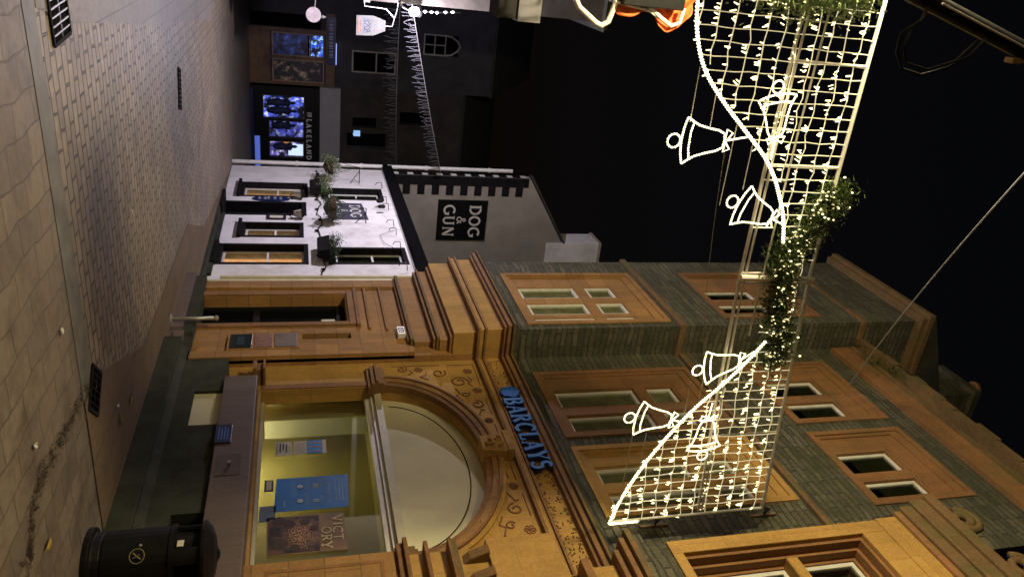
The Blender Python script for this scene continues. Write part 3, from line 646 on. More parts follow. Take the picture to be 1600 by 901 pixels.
# ---- right bay, from the pier beside the arch
XB = 4.80; YB = 4.72
mm = MB(); mm.wall(XB, 5.9, (1.2, YB), (4.62, 7.62), [(2.92, 4.62, 4.90, 6.88)]); obj('bay_wall', mm, SLATE, bank)
mm = MB(); mm.box(XB+.25, 5.9, 1.2, YB, 0.0, 4.02); obj('bay_ground_wall', mm, SANDY, bank)
mm = MB(); mm.wall(XB-0.02, XB+0.03, (1.2, YB+.012), (4.84, 7.10), [(2.96, 4.58, 4.94, 6.84)]); mm.box(XB-.03, XB+.03, 1.2, YB+.02, 7.1, 7.34); obj('window_surround', mm, SANDY, bank, bevel=0.006)
for k, d in enumerate((0.10, 0.20, 0.30)):
    mm = MB(); g = 0.035*(k+1)
    mm.wall(XB+0.03+0.09*k, XB+0.12+0.09*k, (2.90, 4.64), (4.88, 6.9), [(2.96+g, 4.58-g, 4.94+g, 6.84-g)]); obj('window_reveal', mm, SANDR, bank)
obj('transom', MB().box(XB+.10, XB+.34, 3.0, 4.5, 5.98, 6.10), SANDY, bank, bevel=0.01)
obj('mullion', MB().box(XB+.10, XB+.335, 3.72, 3.84, 5.0, 6.8), SANDY, bank, bevel=0.01)
for (a, b) in ((3.07, 3.72), (3.84, 4.47)):
    for (c, d) in ((5.05, 5.98), (6.10, 6.73)):
        fr = MB(); fr.wall(XB+.22, XB+.27, (a, b), (c, d), [(a+.045, b-.045, c+.045, d-.045)]); wd_ = obj('window', fr, WHITE, bank, bevel=0.004)
        obj('pane', MB().box(XB+.24, XB+.246, a+.04, b-.04, c+.04, d-.04), GLASSD, wd_); obj('blind', MB().box(XB+.33, XB+.34, a, b, c, d), BLIND, wd_)
for (z0, z1, xx, mt) in ((7.34, 7.42, XB-.06, SANDR), (7.42, 7.56, XB-.09, SANDM), (7.56, 7.74, XB-.12, SANDM), (7.74, 7.87, XB-.15, SANDM)):
    obj('bay_cornice', MB().box(xx, 5.42, 1.2, YB+(XB-xx), z0, z1), mt, bank, bevel=0.012)
obj('bay_roof', MB().hexa([(XB-.1, 1.2, 7.87), (XB-.1, YB+.08, 7.87), (5.4, YB+.08, 7.87), (5.4, 1.2, 7.87), (XB+.3, 1.2, 8.2), (XB+.3, YB-.1, 8.2), (5.4, YB-.1, 8.2), (5.4, 1.2, 8.2)]), SLATEROOF, bank)
for cy_, cz_ in ((4.70, 8.22), (4.05, 8.3)):
    mm = MB()
    mm.tube([(XB+.1, cy_+0.16*(1-.7*i/24)*cos(i*.42), cz_+0.16*(1-.7*i/24)*sin(i*.42)) for i in range(25)], 0.045, 6)
    mm.tube([(XB+.1, cy_-0.12, cz_-.2), (XB+.1, cy_-0.30, cz_-.1), (XB+.1, cy_-0.42, cz_-.2)], 0.05, 6)
    obj('carved_scroll', mm, SANDM, bank, smooth=True)
# cornice of the bay, and pilaster with corbels
for (z0, z1, xx, mt) in ((4.02, 4.10, XB+.06, SANDR), (4.10, 4.34, XB+.12, SANDY), (4.34, 4.40, XB+.03, SANDR), (4.40, 4.46, XB-.04, SANDR), (4.46, 4.52, XB-.09, SANDM), (4.52, 4.62, XB-.05, SLATE)):
    obj('bay_entablature', MB().box(xx, 5.42, 1.2, YB+(XB-xx)+.06, z0, z1), mt, bank, bevel=0.008)
mm = MB(); mm.box(5.22, 5.45, 4.80, 5.40, 1.17, 2.50); obj('pilaster', mm, SAND, bank, bevel=0.01)
for (z0, z1, xx, ya, yb, mt) in ((2.50, 2.56, 5.17, 4.76, 5.44, SANDR), (2.56, 2.60, 5.12, 4.74, 5.46, SANDR), (2.75, 2.79, 5.15, 4.76, 5.42, SANDR), (2.97, 3.01, 5.12, 4.76, 5.40, SANDR), (3.01, 3.06, 5.16, 4.76, 5.40, SANDM)):
    obj('capital_moulding', MB().box(xx, 5.45, ya, yb, z0, z1), mt, bank, bevel=0.008)
obj('pilaster_block', MB().box(5.25, 5.42, 4.82, 5.36, 2.60, 3.342), SANDY, bank)
for ya in (4.90, 5.17):
    mm = MB(); mm.prism([(5.26, ya, 3.09), (5.19, ya, 3.16), (5.14, ya, 3.28), (5.12, ya, 3.34), (5.4, ya, 3.34), (5.4, ya, 3.09)], (0, 0.11, 0)); obj('corbel', mm, SANDR, bank, bevel=0.01)
obj('pilaster_top', MB().box(5.20, 5.42, 4.80, 5.42, 3.345, 4.018), SANDY, bank, bevel=0.01)
mm = MB(); mm.wall(5.215, 5.222, (4.9, 5.3), (1.35, 2.38), [(4.935, 5.265, 1.385, 2.345)]); obj('pilaster_panel', mm, SANDR, bank)

# ---- things fixed to the bank
sg = thing('bank_sign', 'blue raised capital letters and round blue emblem on the frieze above the arch', 'sign', (5.3, 7.2, 4.12))
mm = MB(); text(mm, 'BARCLAYS', (5.345, 7.92, 4.15), h=0.235, width=1.42, stroke=0.28, depth=0.05, **FX); obj('letter_sides', mm, NAVY, sg)
mm = MB(); text(mm, 'BARCLAYS', (5.292, 7.92, 4.15), h=0.235, width=1.42, stroke=0.19, depth=0.006, **FX); obj('letter_faces', mm, LBLUE, sg)
def emblem(r, x0, d):
    mm = MB(); pts = []
    for k in range(40):
        q = 2*pi*k/40; rr = r*(1+0.16*(max(0, sin(q))**2)*sin(9*q)+(0.12*sin(5*q) if abs(cos(q)) > .6 else 0))
        pts.append((x0, 8.065+rr*cos(q)*1.0, 4.27+rr*sin(q)))
    return mm.prism(pts, (-d, 0, 0))
obj('emblem_back', emblem(0.135, 5.385, 0.085), NAVY, sg); obj('emblem_face', emblem(0.122, 5.296, 0.008), MBLUE, sg)

al = thing('alarm_box', 'small white alarm box with dark square mark on the sandstone above the door', 'alarm box', (5.28, 9.66, 3.03))
obj('case', MB().box(5.22, 5.30, 9.55, 9.78, 3.0, 3.115), WHITE, al, bevel=0.01)
mm = MB(); mm.wall(5.216, 5.22, (9.60, 9.73), (3.02, 3.095), [(9.615, 9.715, 3.035, 3.08)]); mm.box(5.2155, 5.219, 9.65, 9.68, 3.047, 3.07); obj('mark', mm, INK, al)

atm = thing('cash_machine', 'wall panel with dark screen, keypad plate and grey plate beside the black doorway', 'cash machine', (5.25, 9.5, 0.74))
mm = MB(); mm.box(5.262, 5.31, 9.30, 9.735, 0.74, 1.66); obj('surround', mm, SAND, atm)
obj('screen', MB().box(5.25, 5.27, 9.33, 9.70, 0.77, 1.05), plain('dark_screen', (0.012, 0.02, 0.022), 0.25), atm, bevel=0.004)
obj('keypad_plate', MB().box(5.252, 5.27, 9.33, 9.70, 1.08, 1.31), plain('worn_keypad', (0.24, 0.12, 0.09), 0.5, 0.2, 14), atm, bevel=0.004)
obj('top_plate', MB().box(5.25, 5.27, 9.33, 9.70, 1.34, 1.63), plain('grey_plate', (0.16, 0.13, 0.115), 0.45), atm, bevel=0.004)
mm = MB(); mm.box(5.244, 5.25, 9.4, 9.62, 0.86, 0.95); obj('display', mm, plain('dim_display', (0.03, 0.06, 0.07), 0.2), atm)
nt_ = thing('notice_plate', 'small navy and white notice fixed on the granite band under the window', 'notice', (5.09, 7.2, 0.79))
obj('plate', MB().box(5.084, 5.10, 7.03, 7.36, 0.79, 0.96), NAVY, nt_, bevel=0.006)
mm = MB()
for k in range(4): mm.box(5.081, 5.0835, 7.08, 7.31-0.03*(k % 2), 0.825+0.03*k, 0.834+0.03*k)
obj('printed_lines', mm, LBLUE, nt_)
rail = thing('handrail', 'short pale metal handrail post standing at the foot of the bank wall by the door', 'handrail', (5.1, 9.85, 0))
obj('post', MB().tube([(5.08, 9.85, 0), (5.08, 9.85, 0.55)], 0.024, 10), STEEL, rail, smooth=True)
obj('post_cap', MB().lathe([(.02, 0), (.036, .02), (.036, .045), (.015, .06)], (5.08, 9.85, .55), 12), STEEL, rail)
obj('foot_plate', MB().lathe([(.07, 0.162), (.07, .175), (.03, .19)], (5.08, 9.85, -.16), 14), STEEL, rail)

# posters in the window (each a sheet just behind the glass face)
XP = XG-0.012
def poster(name, y0, y1, z0, z1, mat, label, cat='poster', tilt=0.0):
    t = thing(name, label, cat, (XP, (y0+y1)/2, z0))
    mm = MB().prism([(XP, y1, z0), (XP, y0, z0+tilt), (XP, y0, z1+tilt), (XP, y1, z1)], (0.004, 0, 0)); obj('sheet', mm, mat, t); return t
p = poster('small_notice', 7.44, 7.70, 1.385, 1.565, PAPER, 'small square white notice with bold black print inside the arched window', 'notice')
mm = MB()
for k, (a, b) in enumerate(((7.50, 7.66), (7.54, 7.66), (7.49, 7.64))): mm.box(XP-.004, XP-.001, a, b, 1.43+.034*k, 1.448+.034*k)
for k in range(2): mm.box(XP-.004, XP-.001, 7.47, 7.67, 1.395+.012*k, 1.399+.012*k)
mm.box(XP-.004, XP-.001, 7.5, 7.62, 1.535, 1.54); obj('print', mm, INK, p)
p = poster('leaflet', 7.44, 7.70, 1.59, 1.955, PAPER, 'white leaflet with a blue picture panel above the small square notice', 'leaflet')
obj('picture', MB().box(XP-.004, XP-.001, 7.445, 7.695, 1.735, 1.91), PBLUE, p)
mm = MB()
for i in range(3):
    for j in range(3): mm.lathe([(0.024, 0), (0.022, -0.002)], (XP-.004, 7.49+.08*i, 1.765+.058*j), 10, 'x')
obj('picture_dots', mm, plain('grey_dot', (0.25, 0.3, 0.36), 0.6), p)
mm = MB()
for k in range(6): mm.box(XP-.004, XP-.001, 7.48, 7.64, 1.61+.018*k, 1.614+.018*k)
obj('print', mm, plain('faint_ink', (0.25, 0.25, 0.25), .7), p)
p = poster('window_sticker', 6.83, 7.02, 1.285, 1.38, INK, 'tiny black framed sticker low beside the blue poster', 'sticker')
obj('label_area', MB().box(XP-.004, XP-.001, 6.85, 7.0, 1.305, 1.36), PAPER, p)
p = poster('blue_poster', 6.50, 7.03, 1.41, 2.17, PBLUE, 'large blue poster with pale printed lines and icons in the arched window', tilt=-0.02)
mm = MB()
def ln(y0, y1, z, h=0.006): mm.box(XP-.004, XP-.001, y0, y1, z, z+h)
for k in range(3): ln(6.60, 6.98, 2.02+.035*k, .014)
for k in range(3): ln(6.56, 6.98-.04*(k == 2), 1.93+.018*k)
for k in range(3): ln(6.84, 6.98, 1.865+.015*k); ln(6.56, 6.70, 1.865+.015*k)
for k in range(3): ln(6.80, 6.98, 1.71+.015*k); ln(6.56, 6.76, 1.71+.015*k)
for k in range(3): ln(6.7, 6.98, 1.56+.018*k)
ln(6.56, 6.66, 1.485, .02)
obj('printed_lines', mm, plain('pale_blue_print', (0.20, 0.42, 0.72), .6), p)
mm = MB()
for yy in (6.87, 6.64):
    mm.lathe([(0.032, 0), (0.03, -.003)], (XP-.004, yy, 1.655), 12, 'x')
    for k in range(3 if yy > 6.7 else 2): mm.box(XP-.004, XP-.001, yy-.03+.025*k, yy-.018+.025*k, 1.79, 1.85)
obj('icons', mm, plain('icon_white', (0.62, 0.70, 0.74), .6), p)
# poster with big letters and a shower of sparks
def spark_mat():
    m, t, b, o = new('spark_photo'); pz = pos(t)
    s = t.nodes.new('ShaderNodeSeparateXYZ'); t.links.new(pz, s.inputs[0])
    dy = mth(t, 'MULTIPLY', mth(t, 'SUBTRACT', s.outputs[1], 6.14), 4.2); dz = mth(t, 'MULTIPLY', mth(t, 'SUBTRACT', s.outputs[2], 1.66), 5.0)
    rr = mth(t, 'SQRT', mth(t, 'ADD', mth(t, 'MULTIPLY', dy, dy), mth(t, 'MULTIPLY', dz, dz)))
    v = t.nodes.new('ShaderNodeTexVoronoi'); v.inputs['Scale'].default_value = 85; t.links.new(pz, v.inputs['Vector'])
    dot = mth(t, 'MULTIPLY', ramp(t, v.outputs['Distance'], 0.55, 0.2), ramp(t, mth(t, 'ADD', rr, mth(t, 'MULTIPLY', noise(t, pz, 30, 2), 0.5)), 1.35, 0.45))
    fig = ramp(t, noise(t, pz, 7, 3), 0.45, 0.6)
    cc = mix(t, fig, (0.012, 0.008, 0.006), (0.11, 0.055, 0.03)); cc = mix(t, dot, cc, (1.0, 0.52, 0.22))
    t.links.new(cc, b.inputs['Base Color']); b.inputs['Roughness'].default_value = .5; return m
p = poster('brown_poster', 5.88, 6.42, 1.325, 2.09, PBROWN, 'brown poster with big pale letters above a burst of orange sparks', tilt=0.015)
obj('photo', MB().box(XP-.003, XP-.001, 5.90, 6.40, 1.35, 1.84), spark_mat(), p)
FIGM = plain('dark_figures', (0.05, 0.028, 0.018), .6, .3, 20)
for (yy, zz, r) in ((6.32, 1.70, .05), (6.30, 1.55, .06), (6.36, 1.45, .06), (6.02, 1.47, .07), (5.96, 1.60, .05), (6.22, 1.79, .042)):
    obj('figure', MB().lathe([(r, 0), (r*.96, -.002)], (XP-.0035, yy, zz), 14, 'x'), FIGM, p)
mm = MB(); text(mm, 'VICT', (XP-.001, 6.38, 1.975), h=0.095, width=0.36, stroke=0.11, depth=0.004, thin=.9, **FX); text(mm, 'ORY', (XP-.001, 6.22, 1.862), h=0.095, width=0.30, stroke=0.11, depth=0.004, thin=.9, **FX)
obj('lettering', mm, plain('poster_letter', (0.80, 0.74, 0.56), .6), p)
p = poster('corner_notice', 8.50, 8.70, 1.26, 1.44, PAPER, 'small white notice with three short lines at the left edge of the arched window', 'notice')
mm = MB()
for k in range(3): mm.box(XP-.004, XP-.001, 8.54, 8.65, 1.33+.03*k, 1.337+.03*k)
obj('print', mm, INK, p)

# litter bin
bn = thing('litter_bin', 'round black litter bin with domed top and gold ring emblem standing on the pavement', 'litter bin', (4.97, 5.30, 0.0))
C_ = (4.97, 5.30, 0.0)
obj('base', MB().lathe([(0.30, 0.0), (0.30, 0.045), (0.26, 0.06), (0.25, 0.12)], C_, 28), BLACK, bn, smooth=False, bevel=0.004)
obj('body', MB().lathe([(0.25, 0.12), (0.26, 0.14), (0.26, 0.62), (0.275, 0.63), (0.275, 0.66), (0.25, 0.665)], C_, 28), BLACK, bn)
for k in range(4):
    mm = MB()
    q0 = pi/4+k*pi/2-0.28; pts = [(C_[0]+0.25*cos(q0+.56*j/5), C_[1]+0.25*sin(q0+.56*j/5)) for j in range(6)]
    for j in range(5):
        a, b = pts[j], pts[j+1]; ci = lambda p_: (C_[0]+(p_[0]-C_[0])*.9, C_[1]+(p_[1]-C_[1])*.9)
        mm.hexa([(*a, .665), (*b, .665), (*ci(b), .665), (*ci(a), .665), (*a, .86), (*b, .86), (*ci(b), .86), (*ci(a), .86)])
    obj('aperture_post', mm, BLACK, bn)
obj('liner', MB().lathe([(0.20, 0.3), (0.20, 0.86)], C_, 24), BLACKM, bn)
obj('lid', MB().lathe([(0.27, 0.86), (0.285, 0.875), (0.285, 0.90), (0.27, 0.91), (0.24, 0.935), (0.16, 0.965), (0.06, 0.98), (0.03, 1.0), (0.0, 1.005)], C_, 28), BLACK, bn, smooth=False)
aq = radians(218)
def on_bin(a, z, r=0.262): return (C_[0]+r*cos(a), C_[1]+r*sin(a), z)
mm = MB(); mm.tube([on_bin(aq+.22*cos(q), 0.40+.055*sin(q)) for q in [2*pi*k/20 for k in range(20)]], 0.004, 5, closed=True)
mm.tube([on_bin(aq-.10, 0.37), on_bin(aq+.02, 0.40), on_bin(aq+.10, 0.43)], 0.006, 5); mm.tube([on_bin(aq-.05, 0.42), on_bin(aq+.02, 0.40), on_bin(aq+.06, 0.37)], 0.004, 5)
obj('ring_emblem', mm, plain('gold_transfer', (0.30, 0.27, 0.16), .5), bn)
obj('lock', MB().lathe([(0.012, 0), (0.01, -.008)], on_bin(radians(200), 0.42, .262), 10, 'x'), STEEL, bn)
obj('rating_plate', MB().box(4.74, 4.745, 5.18, 5.25, 0.69, 0.74), PAPER, bn)

# ================================================================== WHITE PUB
pub = thing('pub_building', 'white rendered pub with black painted window surrounds, tall grey gable and black quoins', 'building', (6.5, 17.0, 0))
XPB = 6.15
gw = [(18.14, 19.16, 0.34, 1.88), (15.56, 16.36, 0.50, 1.76), (14.16, 15.12, 0.14, 1.84)]
uw = [(18.06, 18.86, 2.30, 3.68), (14.17, 14.96, 2.30, 3.80)]
mm = MB(); mm.wall(XPB, 6.6, (11.6, 20.6), (-0.02, 3.86), gw+uw+[(16.92, 17.68, -0.02, 1.78)]); obj('wall', mm, RENDER, pub)
mm = MB(); mm.box(XPB-0.30, XPB, 11.6, 16.6, 0.0, 0.05); mm.box(XPB-.06, XPB, 13.6, 16.85, 0.05, 0.12); obj('plinth', mm, PLINTH, pub)
for i, (a, b, c, d) in enumerate(gw+uw):
    t_ = 0.075
    mm = MB(); mm.wall(XPB-0.015, XPB+0.20, (a-.03, b+.03), (c-.01, d+.01), [(a+t_*.6, b-t_*.6, c+t_, d-t_)]); mm.box(XPB-0.09, XPB+.02, a-.06, b+.06, c-.07, c+.0); obj('window_surround', mm, BLACKM, pub)
    fr = MB(); a2, b2, c2, d2 = a+t_*.6, b-t_*.6, c+t_, d-t_; md = c2+(d2-c2)*.55; fx = XPB+.13
    fr.wall(fx, fx+.04, (a2, b2), (c2, d2), [(a2+.045, b2-.045, c2+.045, md-.02), (a2+.045, b2-.045, md+.02, d2-.045)]); wd_ = obj('window', fr, WHITE, pub)
    obj('pane', MB().box(fx+.015, fx+.02, a2+.03, b2-.03, c2+.03, d2-.03), GLASS if i < 3 else GLASSD, wd_)
    if i < 3:
        obj('lit_room', MB().box(fx+.20, fx+.22, a2-.2, b2+.2, c2-.1, d2+.1), WARMWIN, wd_)
        mm = MB(); 
        for k in range(6): mm.box(fx+.06, fx+.07, b2-.05-.03*k, b2-.035-.03*k, c2, d2)
        obj('curtain', mm, BLIND, wd_)
    else: obj('blind', MB().box(fx+.08, fx+.09, a2, b2, c2, d2), BLIND, wd_)
mm = MB(); mm.box(XPB+.28, XPB+.3, 16.9, 17.7, 0, 1.8); obj('doorway', mm, BLACK, pub)
mm = MB(); mm.wall(XPB-.02, XPB+.28, (16.86, 17.74), (0.0, 1.84), [(16.96, 17.64, 0.0, 1.74)]); obj('door_surround', mm, BLACKM, pub)
mm = MB(); mm.box(XPB+.22, XPB+.27, 16.97, 17.3, 0.02, 1.72); obj('door', mm, BROWN, pub)
obj('doorstep', MB().box(XPB-.28, XPB+.2, 16.8, 17.8, 0, 0.075), BLACKM, pub, bevel=0.01)
mm = MB(); mm.box(XPB-.05, XPB+.4, 11.6, 20.55, 3.865, 3.93); obj('eaves_board', mm, WHITE, pub)
mm = MB(); mm.box(XPB-.20, XPB-.055, 11.6, 20.56, 3.88, 4.02); obj('gutter', mm, DARK, pub, bevel=0.02)
mm = MB(); mm.hexa([(XPB-.10, 11.6, 3.995), (XPB-.10, 20.58, 3.995), (8.6, 20.58, 3.995), (8.6, 11.6, 3.995), (XPB-.08, 11.6, 4.02), (XPB-.08, 20.58, 4.02), (8.6, 20.58, 4.25), (8.6, 11.6, 4.25)]); obj('roof', mm, BLACKM, pub)
obj('fascia', MB().box(XPB-.16, XPB-.05, 11.6, 20.565, 4.022, 4.13), DARK, pub)
# tall rear part with the gable
mm = MB()
gp = [(6.25, 3.86), (8.95, 3.86), (8.95, 9.9), (8.35, 9.46), (6.36, 8.23), (6.25, 8.16)]
mm.prism([(p_[0], 20.6, p_[1]) for p_ in gp], (0, 0.22, 0)); mm.box(6.25, 6.6, 20.602, 20.82, 0, 3.86); mm.box(7.5, 8.95, 20.83, 25, 0, 8.8); obj('gable', mm, GRENDER, pub)
mm = MB(); mm.prism([(6.20, 20.56, 8.17), (8.36, 20.56, 9.50), (8.36, 20.56, 9.56), (6.20, 20.56, 8.24)], (0, 0.28, 0)); obj('gable_roof', mm, SLATEROOF, pub)
ch = obj('chimney', MB().box(8.24, 9.5, 20.55, 21.4, 8.9, 10.58), RENDER, pub); obj('chimney_cap', MB().box(8.20, 9.54, 20.51, 21.44, 10.58, 10.66), BEIGE, ch)
mm = MB(); mm.box(6.252, 6.52, 20.585, 20.6, 4.02, 8.12)
for k in range(10):
    z = 4.06+k*0.41; mm.box(6.52, 6.80, 20.585, 20.6, z, z+.21)
obj('quoins', mm, BLACKM, pub)
parts('quoin', [MB().box(6.233, 6.239, 20.62, 20.8, 2.55+k*.41, 2.71+k*.41) for k in range(14)], WHITE, pub)
mm = MB(); mm.box(6.24, 6.248, 20.61, 20.81, 2.3, 8.0); obj('quoin_backing', mm, BLACKM, pub)
mm = MB(); mm.tube([(6.08, 20.72, 0), (6.08, 20.72, 7.62)], 0.055, 10)
for z in (1.6, 3.3, 5.1, 6.9): mm.lathe([(.07, 0), (.07, .07)], (6.08, 20.72, z), 10)
obj('downpipe', mm, WHITE, pub, smooth=False)
mm = MB(); mm.tube([(6.08, 13.36, 0.3), (6.08, 13.36, 3.9)], 0.045, 8); mm.tube([(6.1, 13.15, 0.1), (6.1, 13.15, 3.85)], 0.03, 8); obj('downpipe', mm, CREAMP, pub)
mm = MB(); mm.box(6.07, 6.15, 11.62, 13.28, 0.05, 3.86); obj('warm_tinted_pier', mm, CREAMP, pub)  # cream colour stands for warm light on the white pier and pipes
# cable with lamp holders looping along the front, eaves hooks
mm = MB(); pts = [(XPB-.03, 20.3-i*.17, 2.12+.05*sin(i*.9)-.02*sin(i*2.3)) for i in range(42)]; mm.tube(pts, 0.012, 5)
for i in range(2, 42, 4): mm.lathe([(.018, 0), (.03, -.03), (.02, -.07), (0, -.085)], pts[i], 8)
obj('festoon_cable', mm, BLACKM, pub)
mm = MB()
for y in (18.9, 17.8, 17.3, 16.2, 15.7, 14.9, 13.8): obj('eaves_hook', MB().tube([(XPB-.02, y, 3.72), (XPB-.18, y, 3.70), (XPB-.18, y, 3.58), (XPB-.12, y, 3.55)], 0.009, 5), BLACK, pub)
mm.tube([(XPB-.02, 16.0, 3.7), (XPB-.05, 15.6, 3.35), (XPB-.04, 15.2, 3.4), (XPB-.03, 14.9, 3.6)], 0.005, 4); obj('loose_wire', mm, BLACK, pub)
mm = MB()
parts('floodlight', [MB().lathe([(.03, 0), (.05, .04), (.045, .14), (.02, .17)], (XPB-.16, y, 3.45), 8) for y in (17.55, 17.15)], BLACK, pub)
# wall fittings that could be lifted off
s_ = thing('gable_sign', 'square black sign with pale serif letters on the grey gable', 'sign', (7.55, 20.57, 5.5))
obj('board', MB().prism([(6.94, 20.56, 5.5), (8.16, 20.56, 5.5), (8.16, 20.56, 6.95), (6.94, 20.56, 6.95)], (0, .03, 0)), BLACK, s_)
LETG = plain('pub_letter_paint', (0.62, 0.58, 0.50), 0.6)
mm = MB(); text(mm, 'DOG', (7.09, 20.56, 6.44), h=0.32, width=0.96, stroke=0.20, depth=0.012, **FY); text(mm, '&', (7.43, 20.56, 6.07), h=0.27, stroke=0.2, depth=0.012, **FY); text(mm, 'GUN', (7.09, 20.56, 5.68), h=0.32, width=0.95, stroke=0.20, depth=0.012, **FY)
obj('lettering', mm, LETG, s_)
s_ = thing('wall_sign', 'grey purple board with white letters half hidden behind a dark hanging basket', 'sign', (6.12, 17.2, 2.28))
obj('board', MB().prism([(XPB-.02, 17.74, 2.27), (XPB-.02, 16.66, 2.32), (XPB-.02, 16.66, 3.20), (XPB-.02, 17.74, 3.12)], (0.018, 0, 0)), plain('board_purple', (0.07, 0.065, 0.10), .5), s_)
mm = MB(); text(mm, 'DOG', (XPB-.021, 17.58, 2.82), h=0.24, width=0.8, stroke=.18, depth=.006, **FX); text(mm, '&', (XPB-.021, 17.26, 2.62), h=0.15, stroke=.18, depth=.006, **FX); text(mm, 'GUN', (XPB-.021, 17.58, 2.36), h=0.22, width=0.8, stroke=.18, depth=.006, **FX); obj('lettering', mm, WHITE, s_)
s_ = thing('oval_sign', 'tall oval dark sign with pale lettering between the far window and the pub door', 'sign', (6.13, 17.9, 0.63))
mm = MB().prism([(XPB-.03, 17.93+.16*cos(2*pi*k/28), 1.05+.42*sin(2*pi*k/28)) for k in range(28)], (.028, 0, 0)); obj('board', mm, NAVY, s_)
mm = MB()
for k, zz in enumerate((1.27, 1.14, 1.0, 0.80, 0.92)): text(mm, 'ODNGO'[k]+'UOGND'[k], (XPB-.031, 18.03, zz-.03), h=0.055, width=0.18, stroke=.15, depth=.004, **FX)
obj('lettering', mm, WHITE, s_)
s_ = thing('menu_frame', 'small framed menu with a white page on the pub wall right of the door', 'menu board', (6.12, 16.7, 1.0))
mm = MB(); mm.wall(XPB-.04, XPB, (16.56, 16.86), (1.0, 1.40), [(16.60, 16.82, 1.05, 1.35)]); obj('frame', mm, BROWN, s_); obj('page', MB().box(XPB-.015, XPB-.01, 16.6, 16.82, 1.05, 1.35), PAPER, s_)
def wall_lantern(y, z, label):
    t = thing('wall_lantern', label, 'lantern', (6.02, y, z), 'lanterns beside the pub door')
    mm = MB(); mm.hexa([(5.98, y-.04, z), (6.06, y-.04, z), (6.06, y+.04, z), (5.98, y+.04, z), (5.94, y-.08, z+.17), (6.10, y-.08, z+.17), (6.10, y+.08, z+.17), (5.94, y+.08, z+.17)]); obj('lantern_glass', mm, plain('lantern_glass', (0.5, 0.45, 0.38), .2), t)
    mm = MB(); mm.hexa([(5.92, y-.10, z+.17), (6.12, y-.10, z+.17), (6.12, y+.10, z+.17), (5.92, y+.10, z+.17), (6.0, y-.02, z+.26), (6.04, y-.02, z+.26), (6.04, y+.02, z+.26), (6.0, y+.02, z+.26)])
    for sx in (-1, 1):
        for sy in (-1, 1): mm.tube([(6.02+sx*.04, y+sy*.04, z), (6.02+sx*.08, y+sy*.08, z+.17)], .007, 4)
    obj('lantern_cap', mm, BLACK, t); obj('bracket', MB().tube([(6.02, y, z), (6.02, y, z-.06), (6.08, y, z-.08), (6.14, y, z-.02)], .012, 6), BLACK, t)
wall_lantern(17.98, 1.56, 'glass wall lantern above the oval sign on the pub'); wall_lantern(16.66, 1.56, 'glass wall lantern above the small menu frame on the pub')

# hanging baskets and window boxes
def basket(name, x, y, z, r, label, flowers, seed):
    random.seed(seed)
    t = thing(name, label, 'hanging basket', (x, y, z-r), 'plants on the pub front')
    obj('basket_bowl', MB().lathe([(0.03, -r*.95), (r*.55, -r*.75), (r*.85, -r*.35), (r*.92, 0.0), (r*.86, 0.02)], (x, y, z), 16), WICK, t)
    cl = []
    for i in range(26): a = random.uniform(0, 2*pi); q = random.uniform(0.2, 1.0); cl.append((x+r*q*cos(a), y+r*q*sin(a), z+r*random.uniform(-.35, .75)*(1.1-q*.5)))
    for i in range(14): a = random.uniform(0, 2*pi); cl.append((x+r*cos(a), y+r*sin(a), z-r*random.uniform(.1, .8)))
    obj('foliage', leaves(MB(), cl, 900, 0.028, 0.045), LEAF if not flowers else LEAFL, t)
    if flowers: obj('blossoms', leaves(MB(), cl[:20], 110, 0.026, 0.06), WHITE, t)
    mm = MB()
    for k in range(3): a = k*2*pi/3; mm.tube([(x+r*.9*cos(a), y+r*.9*sin(a), z), (x, y, z+.62)], .005, 4)
    mm.tube([(x, y, z+.62), (x, y, z+.68), (XPB, y, z+.68)], .011, 5); mm.tube([(x+.1, y, z+.68), (XPB, y, z+.45)], .009, 5); obj('bracket', mm, BLACK, t)
basket('hanging_basket', 5.72, 19.36, 2.50, 0.24, 'hanging basket with white flowers at the far corner of the pub', True, 3)
basket('hanging_basket', 5.80, 16.45, 2.44, 0.26, 'dark leafy hanging basket in front of the pub wall sign', False, 5)
def window_box(y0, y1, z0, z1, label, seed, x0=5.86, fl=False):
    random.seed(seed); t = thing('window_box', label, 'window box', (6.0, (y0+y1)/2, z0), 'plants on the pub front')
    mm = MB(); mm.hexa([(x0+.05, y0+.03, z0), (XPB-.09, y0+.03, z0), (XPB-.09, y1-.03, z0), (x0+.05, y1-.03, z0), (x0, y0, z1), (XPB-.09, y0, z1), (XPB-.09, y1, z1), (x0, y1, z1)]); obj('trough', mm, BLACKM, t, bevel=.008)
    cl = [(random.uniform(x0, XPB-.1), random.uniform(y0, y1), z1+random.uniform(-.02, .18)) for _ in range(40)]
    obj('foliage', leaves(MB(), cl, 900, 0.026, 0.05), LEAF if not fl else LEAFL, t)
    if fl: obj('blossoms', leaves(MB(), cl[:16], 60, .024, .05), WHITE, t)
window_box(18.10, 18.82, 1.93, 2.19, 'black window box with pale plants under the far upper pub window', 11, fl=True)
window_box(14.2, 14.98, 2.02, 2.26, 'black window box of dark foliage under the near upper pub window', 12)

